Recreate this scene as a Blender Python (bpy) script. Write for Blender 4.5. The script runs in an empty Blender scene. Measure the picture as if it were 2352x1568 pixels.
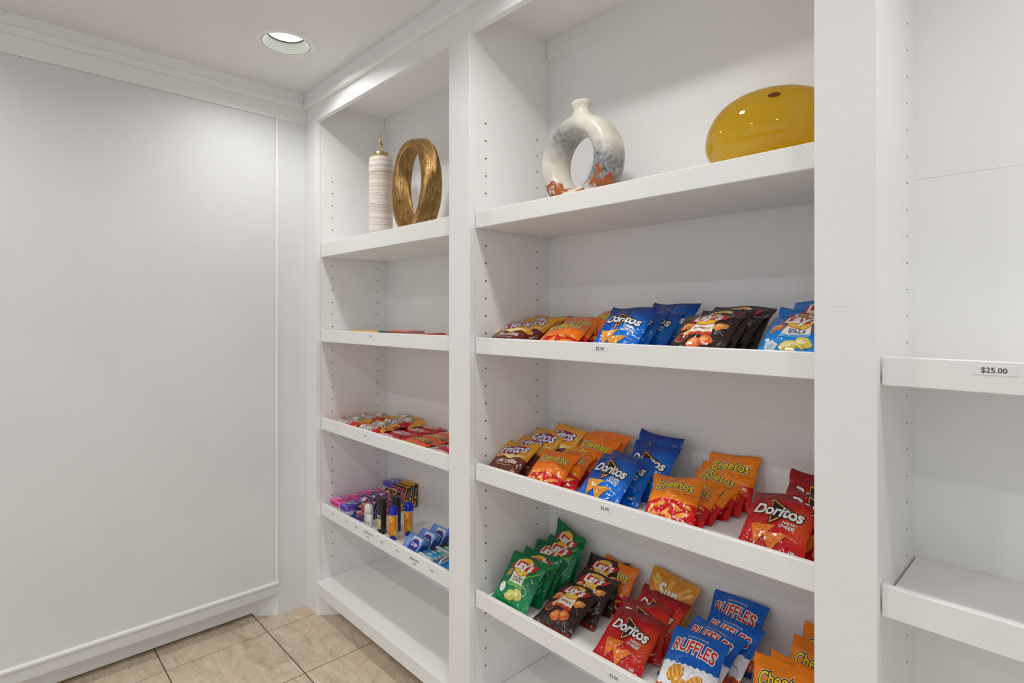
import bpy, bmesh, math, random
from mathutils import Vector, Matrix, noise
C = bpy.context.scene.collection
PI = math.pi
SC = bpy.context.scene

# ------------------------------------------------------------------ camera, world, lights, exposure
cam_d = bpy.data.cameras.new('camera')
cam_d.sensor_width = 36.0
cam_d.lens = 36.0 * 1272.0 / 2352.0
cam_d.shift_y = -59.0 / 2352.0
cam_d.clip_start = 0.02
cam = bpy.data.objects.new('camera', cam_d)
cam.location = (0, 0, 1.4214)
cam.rotation_euler = (PI / 2, 0, math.atan2(0.72227, 0.69161))
C.objects.link(cam)
SC.camera = cam
SC.view_settings.view_transform = 'Standard'
SC.view_settings.look = 'None'
SC.view_settings.gamma = 1.0
SC.view_settings.use_curve_mapping = False
SC.view_settings.exposure = 0.0
SC.cycles.diffuse_bounces = 6
SC.cycles.transparent_max_bounces = 12
SC.cycles.sample_clamp_indirect = 6.0

world = bpy.data.worlds.new('world')
SC.world = world
world.use_nodes = True
world.node_tree.nodes['Background'].inputs[0].default_value = (0.925, 0.962, 1.0, 1)
world.node_tree.nodes['Background'].inputs[1].default_value = 0.735

CEIL = 2.495
LAMP_W = 5.6
LAMP_SPOTS = [(-2.19, 0.865), (-0.95, 0.865), (0.29, 0.865), (-2.19, -0.40), (-0.95, -0.40), (0.29, -0.40),
              (-2.19, -1.66), (-0.95, -1.66), (0.29, -1.66)]  # this last row is added, unseen, to send lower light into the shelves
for (lx, ly) in LAMP_SPOTS:
    ld = bpy.data.lights.new('downlight_lamp', 'AREA')
    ld.shape = 'DISK'
    ld.size = 0.130
    ld.energy = LAMP_W
    ld.spread = math.radians(172)
    ld.color = (1.0, 0.997, 0.99)
    lo = bpy.data.objects.new('downlight_lamp', ld)
    lo.location = (lx, ly, CEIL + 0.0355)
    C.objects.link(lo)


# ------------------------------------------------------------------ helpers
def lin(c):
    if isinstance(c, str):
        c = tuple(int(c[i:i + 2], 16) for i in (0, 2, 4))
    out = []
    for v in c[:3]:
        v = v / 255.0
        out.append(v / 12.92 if v <= 0.04045 else ((v + 0.055) / 1.055) ** 2.4)
    return (out[0], out[1], out[2], 1.0)


def nd(nt, typ, **kw):
    n = nt.nodes.new(typ)
    for k, v in kw.items():
        setattr(n, k, v)
    return n


def setin(n, **kw):
    for k, v in kw.items():
        n.inputs[k.replace('_', ' ')].default_value = v


def base_mat(name, col=(200, 200, 200), rough=0.5, metal=0.0, spec=0.5):
    m = bpy.data.materials.new(name)
    m.use_nodes = True
    b = m.node_tree.nodes['Principled BSDF']
    b.inputs['Base Color'].default_value = lin(col)
    b.inputs['Roughness'].default_value = rough
    b.inputs['Metallic'].default_value = metal
    b.inputs['Specular IOR Level'].default_value = spec
    return m


def bump(m, scale, strength, dist=0.002, detail=3.0, stretch=None, distort=0.0, coord='Object'):
    nt = m.node_tree
    b = nt.nodes['Principled BSDF']
    tc = nd(nt, 'ShaderNodeTexCoord')
    mp = nd(nt, 'ShaderNodeMapping')
    if stretch:
        mp.inputs['Scale'].default_value = stretch
    n = nd(nt, 'ShaderNodeTexNoise')
    setin(n, Scale=scale, Detail=detail, Distortion=distort)
    bp = nd(nt, 'ShaderNodeBump')
    setin(bp, Strength=strength, Distance=dist)
    nt.links.new(tc.outputs[coord], mp.inputs['Vector'])
    nt.links.new(mp.outputs[0], n.inputs['Vector'])
    nt.links.new(n.outputs['Fac'], bp.inputs['Height'])
    nt.links.new(bp.outputs[0], b.inputs['Normal'])
    return n, bp


_pm = {}


def food_mat(col, rough):
    m = base_mat('food_print', col[:3], rough)
    nt = m.node_tree
    tc = nd(nt, 'ShaderNodeTexCoord')
    n = nd(nt, 'ShaderNodeTexNoise')
    setin(n, Scale=95.0, Detail=6.0, Roughness=0.7, Distortion=0.6)
    rp = nd(nt, 'ShaderNodeValToRGB')
    c = lin(col)
    e = rp.color_ramp.elements
    e[0].position, e[0].color = 0.30, (c[0] * .52, c[1] * .40, c[2] * .35, 1)
    e[1].position, e[1].color = 0.72, (min(1, c[0] * 1.25), min(1, c[1] * 1.5), min(1, c[2] * 2.2), 1)
    q = e.new(0.5)
    q.color = c
    nt.links.new(tc.outputs['Object'], n.inputs['Vector'])
    nt.links.new(n.outputs['Fac'], rp.inputs[0])
    nt.links.new(rp.outputs[0], nt.nodes['Principled BSDF'].inputs['Base Color'])
    return m


def pm(col, rough=0.32, metal=0.0, spec=0.5):
    """plain printed or moulded surface with a faint grain"""
    key = (col, rough, metal, spec)
    if key not in _pm and len(col) == 4:
        _pm[key] = food_mat(col, rough)
    if key not in _pm:
        m = base_mat('print_' + str(len(_pm)), col, rough, metal, spec)
        if rough < 0.2:
            bump(m, 26, 0.7, 0.005, 2.5, None, 1.2)
        else:
            bump(m, 60, 0.12, 0.001, 2.0)
        _pm[key] = m
    return _pm[key]


def new_obj(name, me, mats=None, parent=None):
    if mats is not None and not me.materials:
        for m in (mats if isinstance(mats, (list, tuple)) else [mats]):
            me.materials.append(m)
    o = bpy.data.objects.new(name, me)
    C.objects.link(o)
    if parent is not None:
        o.parent = parent
    return o


def tag(o, label=None, cat=None, group=None, kind=None):
    if label:
        o['label'] = label
    if cat:
        o['category'] = cat
    if group:
        o['group'] = group
    if kind:
        o['kind'] = kind
    return o


def empty(name, loc=(0, 0, 0), rz=0.0):
    o = bpy.data.objects.new(name, None)
    o.empty_display_size = 0.05
    o.location = loc
    o.rotation_euler = (0, 0, rz)
    C.objects.link(o)
    return o


def copy_tree(o, parent=None):
    c = o.copy()
    C.objects.link(c)
    if parent is not None:
        c.parent = parent
    for ch in list(o.children):
        copy_tree(ch, c)
    return c


def bm_box(bm, x0, x1, y0, y1, z0, z1, bev=0.0, seg=1):
    r = bmesh.ops.create_cube(bm, size=1.0)
    vs = r['verts']
    for v in vs:
        v.co = Vector(((x0 + x1) / 2 + v.co.x * (x1 - x0), (y0 + y1) / 2 + v.co.y * (y1 - y0), (z0 + z1) / 2 + v.co.z * (z1 - z0)))
    if bev > 0:
        es = list({e for v in vs for e in v.link_edges})
        bmesh.ops.bevel(bm, geom=es, offset=bev, segments=seg, profile=0.5, affect='EDGES')


def bm_mesh(bm, name, smooth=False):
    me = bpy.data.meshes.new(name)
    bmesh.ops.recalc_face_normals(bm, faces=bm.faces[:])
    bm.to_mesh(me)
    bm.free()
    if smooth:
        for p in me.polygons:
            p.use_smooth = True
    return me


def box(name, x0, x1, y0, y1, z0, z1, mat, parent=None, bev=0.0015, seg=1, smooth=False):
    bm = bmesh.new()
    bm_box(bm, x0, x1, y0, y1, z0, z1, bev, seg)
    return new_obj(name, bm_mesh(bm, name, smooth), mat, parent)


def prism(name, poly, z0, z1, mat, parent=None):
    bm = bmesh.new()
    lo = [bm.verts.new((p[0], p[1], z0)) for p in poly]
    hi = [bm.verts.new((p[0], p[1], z1)) for p in poly]
    bm.faces.new(lo[::-1])
    bm.faces.new(hi)
    n = len(poly)
    for i in range(n):
        bm.faces.new((lo[i], lo[(i + 1) % n], hi[(i + 1) % n], hi[i]))
    return new_obj(name, bm_mesh(bm, name), mat, parent)


def lathe(name, prof, mat, parent=None, seg=40, loc=(0, 0, 0), a0=0.0, a1=2 * PI, smooth=True, sx=1.0, sy=1.0):
    """revolve (r, z) profile around z"""
    full = abs(a1 - a0 - 2 * PI) < 1e-6
    n = seg if full else seg + 1
    vs, fs = [], []
    for (r, z) in prof:
        for i in range(n):
            a = a0 + (a1 - a0) * i / seg
            vs.append((r * math.cos(a) * sx, r * math.sin(a) * sy, z))
    for k in range(len(prof) - 1):
        for i in range(seg):
            j = (i + 1) % n if full else i + 1
            fs.append((k * n + i, k * n + j, (k + 1) * n + j, (k + 1) * n + i))
    me = bpy.data.meshes.new(name)
    me.from_pydata(vs, [], fs)
    bm = bmesh.new()
    bm.from_mesh(me)
    bmesh.ops.remove_doubles(bm, verts=bm.verts[:], dist=1e-6)
    bmesh.ops.recalc_face_normals(bm, faces=bm.faces[:])
    bm.to_mesh(me)
    bm.free()
    if smooth:
        for p in me.polygons:
            p.use_smooth = True
        try:
            me.set_sharp_from_angle(angle=math.radians(38))
        except Exception:
            pass
    o = new_obj(name, me, mat, parent)
    o.location = loc
    return o


# ------------------------------------------------------------------ flat print: 2D art cut on a grid and laid on a surface
_tc = {}


def text2d(s, off=0.0, shear=0.0):
    key = (s, off, shear)
    if key in _tc:
        return _tc[key]
    cu = bpy.data.curves.new('t', 'FONT')
    cu.body = s
    cu.size = 1.0
    cu.resolution_u = 3
    cu.offset = off
    cu.shear = shear
    cu.align_x = 'CENTER'
    o = bpy.data.objects.new('t', cu)
    C.objects.link(o)
    dg = bpy.context.evaluated_depsgraph_get()
    me = bpy.data.meshes.new_from_object(o.evaluated_get(dg))
    V = [(v.co.x, v.co.y) for v in me.vertices]
    F = [tuple(p.vertices) for p in me.polygons]
    bpy.data.objects.remove(o)
    bpy.data.curves.remove(cu)
    bpy.data.meshes.remove(me)
    _tc[key] = (V, F)
    return V, F


class Art:
    """layers of flat print: (part, colour, level, verts2d, faces)"""

    def __init__(self):
        self.L = []

    def add(self, part, col, level, V, F):
        self.L.append((part, col, level, V, F))

    def poly(self, part, col, level, pts):
        self.add(part, col, level, list(pts), [tuple(range(len(pts)))])

    def ell(self, part, col, level, cx, cy, rx, ry, rot=0.0, wob=0.0, n=28, seed=0, ripple=0.0):
        pts = []
        for i in range(n):
            a = 2 * PI * i / n
            k = 1 + wob * noise.noise(Vector((math.cos(a) * 1.3 + seed, math.sin(a) * 1.3, seed * 1.7))) + ripple * (i % 2)
            x, y = rx * k * math.cos(a), ry * k * math.sin(a)
            pts.append((cx + x * math.cos(rot) - y * math.sin(rot), cy + x * math.sin(rot) + y * math.cos(rot)))
        self.poly(part, col, level, pts)

    def text(self, part, s, cx, cy, W, layers, level, sy=1.0, shear=0.0, rot=0.0, arc=0.0):
        V0, _ = text2d(s, 0.0, shear)
        if not V0:
            return
        x0, x1 = min(v[0] for v in V0), max(v[0] for v in V0)
        y0, y1 = min(v[1] for v in V0), max(v[1] for v in V0)
        k = W / (x1 - x0)
        mx, my = (x0 + x1) / 2, (y0 + y1) / 2
        cr, sr = math.cos(rot), math.sin(rot)
        for q, (col, off) in enumerate(layers):
            V, F = text2d(s, off, shear)
            out = []
            for (x, y) in V:
                X, Y = (x - mx) * k, (y - my) * k * sy
                Y += arc * (1 - (2 * X / W) ** 2)
                out.append((cx + X * cr - Y * sr, cy + X * sr + Y * cr))
            self.add(part, col, level + q, out, F)


def cut2d(V, F, gx, gy):
    bm = bmesh.new()
    vs = [bm.verts.new((x, y, 0)) for (x, y) in V]
    for f in F:
        try:
            bm.faces.new([vs[i] for i in f])
        except ValueError:
            pass
    big = [f for f in bm.faces if len(f.verts) > 4]
    if big:
        bmesh.ops.triangulate(bm, faces=big)
    x0, x1 = min(v[0] for v in V), max(v[0] for v in V)
    y0, y1 = min(v[1] for v in V), max(v[1] for v in V)
    for g in gx:
        if x0 < g < x1:
            bmesh.ops.bisect_plane(bm, geom=bm.verts[:] + bm.edges[:] + bm.faces[:], plane_co=(g, 0, 0), plane_no=(1, 0, 0))
    for g in gy:
        if y0 < g < y1:
            bmesh.ops.bisect_plane(bm, geom=bm.verts[:] + bm.edges[:] + bm.faces[:], plane_co=(0, g, 0), plane_no=(0, 1, 0))
    for f in bm.faces:
        if f.normal.z < 0:
            f.normal_flip()
    bm.verts.index_update()
    out = ([(v.co.x, v.co.y) for v in bm.verts], [tuple(v.index for v in f.verts) for f in bm.faces])
    bm.free()
    return out


def art_parts(art, surf, gx, gy, parent, rough=0.3, cache=None, base=0.0003, step=0.00014):
    """one child mesh per part; surf(s, t) -> (point, normal)"""
    order, by = [], {}
    for i, (part, col, level, V, F) in enumerate(art.L):
        if cache is not None:
            if i not in cache:
                cache[i] = cut2d(V, F, gx, gy)
            V2, F2 = cache[i]
        else:
            V2, F2 = cut2d(V, F, gx, gy)
        if part not in by:
            by[part] = []
            order.append(part)
        by[part].append((col, level, V2, F2))
    for part in order:
        vs, fs, mi, cols = [], [], [], []
        for (col, level, V2, F2) in by[part]:
            if col not in cols:
                cols.append(col)
            k = len(vs)
            for (s, t) in V2:
                p, n = surf(s, t)
                vs.append(p + n * (base + step * level))
            fs += [tuple(i + k for i in f) for f in F2]
            mi += [cols.index(col)] * len(F2)
        me = bpy.data.meshes.new(part)
        me.from_pydata([tuple(v) for v in vs], [], fs)
        for c in cols:
            me.materials.append(pm(c, rough))
        me.polygons.foreach_set('material_index', mi)
        for p in me.polygons:
            p.use_smooth = True
        new_obj(part, me, None, parent)


def flat_surf(origin, ex, ey):
    o, ex, ey = Vector(origin), Vector(ex), Vector(ey)
    n = ex.cross(ey).normalized()
    return lambda s, t: (o + ex * s + ey * t, n)


# ------------------------------------------------------------------ materials of the setting
def white_paint(name, col, grain='linen', rough=0.45):
    m = base_mat(name, col, rough, 0.0, 0.35)
    nt = m.node_tree
    b = nt.nodes['Principled BSDF']
    tc = nd(nt, 'ShaderNodeTexCoord')
    # a weave of brushed horizontal and vertical strokes, or a rolled orange-peel stipple
    hts = []
    sets = {'linen': [((6, 6, 240), 3.0, 0.5), ((190, 190, 5), 3.0, 0.5)], 'peel': [((1, 1, 1), 210.0, 1.0), ((1, 1, 1), 70.0, 0.6)],
            'brush': [((4, 160, 160), 2.0, 1.0), ((1, 1, 1), 60.0, 0.3)]}[grain]
    for (st, sc, w) in sets:
        mp = nd(nt, 'ShaderNodeMapping')
        mp.inputs['Scale'].default_value = st
        n = nd(nt, 'ShaderNodeTexNoise')
        setin(n, Scale=sc, Detail=2.0)
        mu = nd(nt, 'ShaderNodeMath', operation='MULTIPLY')
        mu.inputs[1].default_value = w
        nt.links.new(tc.outputs['Object'], mp.inputs['Vector'])
        nt.links.new(mp.outputs[0], n.inputs['Vector'])
        nt.links.new(n.outputs['Fac'], mu.inputs[0])
        hts.append(mu)
    ad = nd(nt, 'ShaderNodeMath', operation='ADD')
    nt.links.new(hts[0].outputs[0], ad.inputs[0])
    nt.links.new(hts[1].outputs[0], ad.inputs[1])
    bp = nd(nt, 'ShaderNodeBump')
    setin(bp, Strength={'linen': 0.22, 'peel': 0.4, 'brush': 0.2}[grain], Distance=0.001)
    nt.links.new(ad.outputs[0], bp.inputs['Height'])
    nt.links.new(bp.outputs[0], b.inputs['Normal'])
    # slight soiling
    n2 = nd(nt, 'ShaderNodeTexNoise')
    setin(n2, Scale=2.3, Detail=4.0)
    rp = nd(nt, 'ShaderNodeValToRGB')
    c = lin(col)
    rp.color_ramp.elements[0].position = 0.3
    rp.color_ramp.elements[0].color = (c[0] * 0.955, c[1] * 0.955, c[2] * 0.952, 1)
    rp.color_ramp.elements[1].position = 0.62
    rp.color_ramp.elements[1].color = c
    nt.links.new(tc.outputs['Object'], n2.inputs['Vector'])
    nt.links.new(n2.outputs['Fac'], rp.inputs[0])
    nt.links.new(rp.outputs[0], b.inputs['Base Color'])
    return m


M_WALL = white_paint('wall_paint', (223, 224, 224))
M_CEIL = white_paint('ceiling_paint', (232, 232, 232), 'peel', 0.8)
M_TRIM = white_paint('trim_paint', (238, 238, 237), 'linen', 0.4)
M_CAB = white_paint('cabinet_paint', (240, 239, 238), 'linen', 0.42)
M_PEEL = white_paint('rolled_paint', (239, 239, 238), 'peel', 0.5)
M_SHELF = white_paint('shelf_paint', (241, 240, 238), 'brush', 0.38)
M_HOLE = base_mat('pin_hole_dark', (38, 32, 28), 0.9)
M_GROUT = base_mat('grout', (112, 98, 84), 0.95)
bump(M_GROUT, 180, 0.4, 0.001)


def tile_mat():
    m = base_mat('travertine_tile', (205, 185, 160), 0.33, 0.0, 0.45)
    nt = m.node_tree
    b = nt.nodes['Principled BSDF']
    tc = nd(nt, 'ShaderNodeTexCoord')
    oi = nd(nt, 'ShaderNodeObjectInfo')
    mu = nd(nt, 'ShaderNodeVectorMath', operation='SCALE')
    cb = nd(nt, 'ShaderNodeCombineXYZ')
    for k in range(3):
        nt.links.new(oi.outputs['Random'], cb.inputs[k])
    mu.inputs['Scale'].default_value = 37.0
    nt.links.new(cb.outputs[0], mu.inputs[0])
    ad = nd(nt, 'ShaderNodeVectorMath', operation='ADD')
    nt.links.new(tc.outputs['Object'], ad.inputs[0])
    nt.links.new(mu.outputs[0], ad.inputs[1])
    mp = nd(nt, 'ShaderNodeMapping')
    mp.inputs['Rotation'].default_value = (0, 0, 0.7)
    mp.inputs['Scale'].default_value = (1.0, 2.6, 1.0)
    nt.links.new(ad.outputs[0], mp.inputs['Vector'])
    n1 = nd(nt, 'ShaderNodeTexNoise')
    setin(n1, Scale=3.2, Detail=8.0, Roughness=0.62, Distortion=1.4)
    nt.links.new(mp.outputs[0], n1.inputs['Vector'])
    r1 = nd(nt, 'ShaderNodeValToRGB')
    e = r1.color_ramp.elements
    e[0].position, e[0].color = 0.28, lin((168, 146, 124))
    e[1].position, e[1].color = 0.74, lin((216, 205, 188))
    for (p, c) in ((0.42, (192, 175, 152)), (0.52, (207, 192, 170)), (0.6, (200, 176, 150))):
        q = r1.color_ramp.elements.new(p)
        q.color = lin(c)
    nt.links.new(n1.outputs['Fac'], r1.inputs[0])
    # thin veins
    n2 = nd(nt, 'ShaderNodeTexNoise')
    setin(n2, Scale=2.0, Detail=5.0, Distortion=2.2)
    nt.links.new(mp.outputs[0], n2.inputs['Vector'])
    r2 = nd(nt, 'ShaderNodeValToRGB')
    e = r2.color_ramp.elements
    e[0].position, e[0].color = 0.46, (0, 0, 0, 1)
    e[1].position, e[1].color = 0.54, (0, 0, 0, 1)
    q = r2.color_ramp.elements.new(0.5)
    q.color = (.38, .38, .38, 1)
    nt.links.new(n2.outputs['Fac'], r2.inputs[0])
    mx = nd(nt, 'ShaderNodeMix', data_type='RGBA')
    nt.links.new(r2.outputs[0], mx.inputs[0])
    nt.links.new(r1.outputs[0], mx.inputs[6])
    mx.inputs[7].default_value = lin((226, 214, 194))
    nt.links.new(mx.outputs[2], b.inputs['Base Color'])
    bp = nd(nt, 'ShaderNodeBump')
    setin(bp, Strength=0.12, Distance=0.002)
    nt.links.new(n1.outputs['Fac'], bp.inputs['Height'])
    nt.links.new(bp.outputs[0], b.inputs['Normal'])
    return m


M_TILE = tile_mat()

# ------------------------------------------------------------------ setting
XL, D, FI, BK, BK3 = -2.6626, 1.15, 1.175, 1.54, 1.465
floor = tag(box('floor', -2.95, 2.3, -2.7, 1.62, -0.06, -0.004, M_GROUT, bev=0), kind='structure')
TS, GAP = 0.398, 0.0045
bm = bmesh.new()
bm_box(bm, -TS / 2 + GAP / 2, TS / 2 - GAP / 2, -TS / 2 + GAP / 2, TS / 2 - GAP / 2, -0.0035, 0.0, 0.0012)
tile_me = bm_mesh(bm, 'tile')
tile_me.materials.append(M_TILE)
for i in range(-1, 12):
    for j in range(-6, 1):
        x = -2.561 + TS * (i + 0.5)
        y = 0.9300 - TS * (j * -1 - 0.5)
        if x > 2.1:
            continue
        t = new_obj('tile', tile_me, None, floor)
        t.location = (x, y, 0)

bm = bmesh.new()
oc = [bm.verts.new(p) for p in ((-2.8, -2.7, CEIL), (2.3, -2.7, CEIL), (2.3, 1.6, CEIL), (-2.8, 1.6, CEIL))]
es = [bm.edges.new((oc[i], oc[(i + 1) % 4])) for i in range(4)]
for (lx, ly) in LAMP_SPOTS:
    cv = [bm.verts.new((lx + 0.094 * math.cos(2 * PI * i / 40), ly + 0.094 * math.sin(2 * PI * i / 40), CEIL)) for i in range(40)]
    es += [bm.edges.new((cv[i], cv[(i + 1) % 40])) for i in range(40)]
bmesh.ops.triangle_fill(bm, edges=es, use_beauty=True)
for f in bm.faces:
    if f.normal.z > 0:
        f.normal_flip()
me = bpy.data.meshes.new('ceiling')
bm.to_mesh(me)
bm.free()
ceiling = tag(new_obj('ceiling', me, M_CEIL), kind='structure')
box('ceiling_light_block', -2.8, 2.3, -2.7, 1.6, CEIL + 0.075, CEIL + 0.095, M_CEIL, ceiling, 0)  # unseen lid added above the ceiling to block stray light

wl = tag(box('wall_left', -2.86, XL, -2.7, 1.62, 0.105, CEIL, M_WALL, bev=0), kind='structure')
box('toe_kick', -2.93, -2.75, -2.7, 0.94, 0.011, 0.106, M_TRIM, wl, 0)
box('toe_gap_shade', -2.93, -2.775, -2.7, 0.94, -0.003, 0.012, M_GROUT, wl, 0)  # dark strip added behind the toe gap, its colour standing in for shade
box('corner_stile', XL - 0.03, XL + 0.001, 1.0165, 1.1496, 0.0005, 2.4225, M_WALL, wl, 0)
prism('corner_block', [(XL, 1.62), (XL, 1.021), (-2.75, 0.93), (-2.9, 0.93), (-2.9, 1.62)], 0.0, 0.106, M_TRIM, wl)
# raised panel with a beaded edge
box('panel', XL - 0.002, XL + 0.0025, -2.6, 0.999, 0.166, 2.3515, M_WALL, wl, 0.001)


def bead(name, a, b, w, h, mat, parent, axis):
    """half-round bead on the left wall from a to b; axis 'y' or 'z'"""
    prof = [(0, 0), (0.0, h * 0.55), (w * 0.2, h * 0.9), (w * 0.5, h), (w * 0.8, h * 0.9), (w, h * 0.55), (w, 0)]
    vs, fs = [], []
    for end in (a, b):
        for (q, d) in prof:
            vs.append((XL + d, end[0], end[1] + q) if axis == 'y' else (XL + d, end[0] + q, end[1]))
    n = len(prof)
    for i in range(n - 1):
        fs.append((i, i + 1, n + i + 1, n + i))
    fs += [tuple(range(n))[::-1], tuple(range(n, 2 * n))]
    me = bpy.data.meshes.new(name)
    me.from_pydata(vs, [], fs)
    bm = bmesh.new()
    bm.from_mesh(me)
    bmesh.ops.recalc_face_normals(bm, faces=bm.faces[:])
    bm.to_mesh(me)
    bm.free()
    return new_obj(name, me, mat, parent)


bead('panel_bead', (-2.6, 0.150), (1.016, 0.150), 0.018, 0.011, M_TRIM, wl, 'y')
box('top_rail', XL - 0.002, XL + 0.006, -2.6, 1.1496, 2.3535, 2.4225, M_TRIM, wl, 0.0005)
bead('panel_bead', (1.000, 0.150), (1.000, 2.352), 0.016, 0.008, M_TRIM, wl, 'z')
# fascia and bead under the ceiling
t1 = tag(box('trim_1', XL, XL + 0.018, -2.7, 1.1315, 2.427, CEIL, M_TRIM, bev=0), kind='structure')
box('bead_strip', XL, XL + 0.025, -2.7, 1.1245, 2.4225, 2.449, M_TRIM, t1, 0.002)
t2 = tag(box('trim_2', XL, 2.2, 1.132, D + 0.002, 2.4275, CEIL, M_TRIM, bev=0), kind='structure')
box('bead_strip', XL, 2.2, 1.125, D + 0.0025, 2.4228, 2.449, M_TRIM, t2, 0.002)
tag(box('trim_3', XL + 0.001, XL + 0.030, -0.40, 0.055, 2.481, CEIL, M_TRIM, bev=0.001), kind='structure')
tag(box('wall_front', -2.9, 2.3, 1.60, 1.66, 0, CEIL, M_WALL, bev=0), kind='structure')

# ------------------------------------------------------------------ recessed downlights
M_LTRIM = base_mat('downlight_trim_white', (238, 237, 234), 0.35)
bump(M_LTRIM, 90, 0.05, 0.001)
M_REFL = base_mat('downlight_reflector', (40, 41, 37), 0.6, 0.0, 0.05)
bump(M_REFL, 140, 0.15, 0.001)
M_LENS = base_mat('downlight_lens', (255, 255, 255), 0.4)
_b = M_LENS.node_tree.nodes['Principled BSDF']
_b.inputs['Emission Color'].default_value = (1, 0.965, 0.9, 1)
_b.inputs['Emission Strength'].default_value = 5.0
M_RIM = base_mat('downlight_rim_grey', (120, 112, 104), 0.5)
bump(M_RIM, 140, 0.1, 0.001)


def downlight(lx, ly):
    t = empty('recessed_downlight', (lx, ly, CEIL))
    lathe('trim_ring', [(0.0895, -0.001), (0.0900, -0.005), (0.098, -0.0065), (0.108, -0.004), (0.1115, -0.0004), (0.1115, 0.0)], M_LTRIM, t, 56)
    lathe('inner_rim', [(0.0895, -0.001), (0.0882, -0.0048), (0.0868, -0.0040)], M_RIM, t, 56)
    lathe('reflector', [(0.0868, -0.0040), (0.0850, 0.004), (0.079, 0.018), (0.073, 0.030), (0.069, 0.038)], M_REFL, t, 56)
    lathe('lens', [(0.069, 0.038), (0.05, 0.0376), (0.03, 0.0372), (0.0, 0.0370)], M_LENS, t, 40)
    return t


dl0 = downlight(*LAMP_SPOTS[0])
tag(dl0, 'round white recessed downlight in the ceiling corner above the left bookcase', 'ceiling light', 'recessed ceiling downlights')
_dn = ['over the divider between the bookcases', 'over the right pilaster', 'by the left panel, behind the camera', 'in the middle of the second row', 'at the right of the second row',
       'by the left panel, added unseen last row', 'in the middle of the added unseen last row', 'at the right of the added unseen last row']
for (lx, ly), w in zip(LAMP_SPOTS[1:], _dn):
    d = copy_tree(dl0)
    d.location = (lx, ly, CEIL)
    tag(d, 'round white recessed downlight ' + w)

# ------------------------------------------------------------------ built-in bookcases
ST = [(XL, -2.5499), (-1.5121, -1.4024), (-0.3654, -0.2620), (0.75, 0.86)]
ZB0, ZB1, HD = 0.098, 0.156, 2.350
FR = D + 0.0222


def hole_part(parent, xs, sgn, cols, z0, z1, step, rad=0.0030):
    bm = bmesh.new()
    for y in cols:
        z = z0
        while z < z1:
            r = bmesh.ops.create_cone(bm, cap_ends=True, segments=10, radius1=rad, radius2=rad, depth=0.0010)
            for v in r['verts']:
                v.co = Vector((xs + v.co.z * sgn, y + v.co.x, z + v.co.y))
            z += step
    o = new_obj('pin_hole', bm_mesh(bm, 'pin_hole'), M_HOLE, parent)
    o['kind'] = 'stuff'
    return o


def bookcase(k, label, back, ycols, zphase):
    x0, x1 = ST[k][1], ST[k + 1][0]
    t = empty('built_in_bookcase', ((x0 + x1) / 2, D, 0))
    tag(t, label, 'bookcase', 'white built-in bookcase bays')
    ox, oy = (x0 + x1) / 2, D

    def b(name, xa, xb, ya, yb, za, zb, mat=M_CAB, bev=0.0008):
        return box(name, xa - ox, xb - ox, ya - oy, yb - oy, za, zb, mat, t, bev)
    b('side_panel', x0 - 0.022, x0 - 0.0025, FR - 0.001, back + 0.002, 0.1, 2.46)
    b('side_panel', x1 + 0.0025, x1 + 0.022, FR - 0.001, back + 0.002, 0.1, 2.46)
    if k == 2:
        b('back_panel', x0 - 0.02, x1 + 0.02, back, back + 0.012, 0.1, 1.7160)
        b('back_panel', x0 - 0.02, x1 + 0.02, back, back + 0.012, 1.7162, 2.46)
    else:
        b('back_panel', x0 - 0.02, x1 + 0.02, back, back + 0.012, 0.1, 2.46)
    b('top_panel', x0 - 0.02, x1 + 0.02, FR - 0.001, back + 0.01, 2.450, 2.465)
    b('cleat', x0 - 0.001, x1 + 0.001, back - 0.019, back + 0.001, 2.373, 2.4505, M_TRIM, 0.001)
    b('header', x0 - 0.001, x1 + 0.001, D, FR, HD, 2.425, M_TRIM, 0.0005)
    b('base_board', x0 - 0.001, x1 + 0.001, D, back, ZB0, ZB1, M_SHELF, 0.0015)
    b('toe_kick', x0 + (0.078 if k == 0 else -0.054), x1 + 0.054, 1.235, 1.255, 0.010, ZB0 + 0.001, M_TRIM, 0)
    b('toe_gap_shade', x0 + (0.078 if k == 0 else -0.054), x1 + 0.054, 1.256, 1.29, -0.003, ZB0, M_GROUT, 0)  # added dark strip, the shade of the gap put into its colour
    hole_part(t, x0 - 0.0025 - ox, 1, [y - oy for y in ycols], zphase, 2.08 if k < 2 else 2.045, 0.0587 if k < 2 else 0.0555, 0.0030 if k < 2 else 0.0017)
    return t


bc = [bookcase(0, 'narrow white built-in bookcase bay in the corner holding candy and toiletries', BK, (1.233, 1.480), 0.254),
      bookcase(1, 'wide white built-in bookcase bay filled with chip bags', BK, (1.223, 1.473), 0.247),
      bookcase(2, 'empty white built-in bookcase bay right of the textured pilaster', BK3, (1.396,), 0.255)]
_w = ['left_stile', 'stile', 'stile', 'stile']
for k, (xa, xb) in enumerate(ST):
    host = bc[min(k, 2)]
    hx = host.location.x
    za = 0.0 if k == 0 else ZB0
    box('stile', xa - hx, xb - hx, 0, FR - D, za, 2.425, M_PEEL if k == 2 else M_CAB, host, 0.0012)
    if k == 0:
        hx0 = host.location.x
        p = prism('corner_block', [(xa - hx0, 0.02), (xb + 0.0095 - hx0, 0.0), (-2.472 - hx0, 0.085), (-2.472 - hx0, 0.3), (xa - hx0, 0.3)], 0.0, ZB0, M_TRIM, host)
box('filler_wall', 0.86 - bc[2].location.x, 2.2 - bc[2].location.x, 0, 0.05, 0, 2.425, M_CAB, bc[2], 0)


# ------------------------------------------------------------------ shelves, price labels
M_CARD = base_mat('label_card', (236, 235, 235), 0.35)
bump(M_CARD, 80, 0.1, 0.001)
INK = (58, 58, 66)


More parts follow.
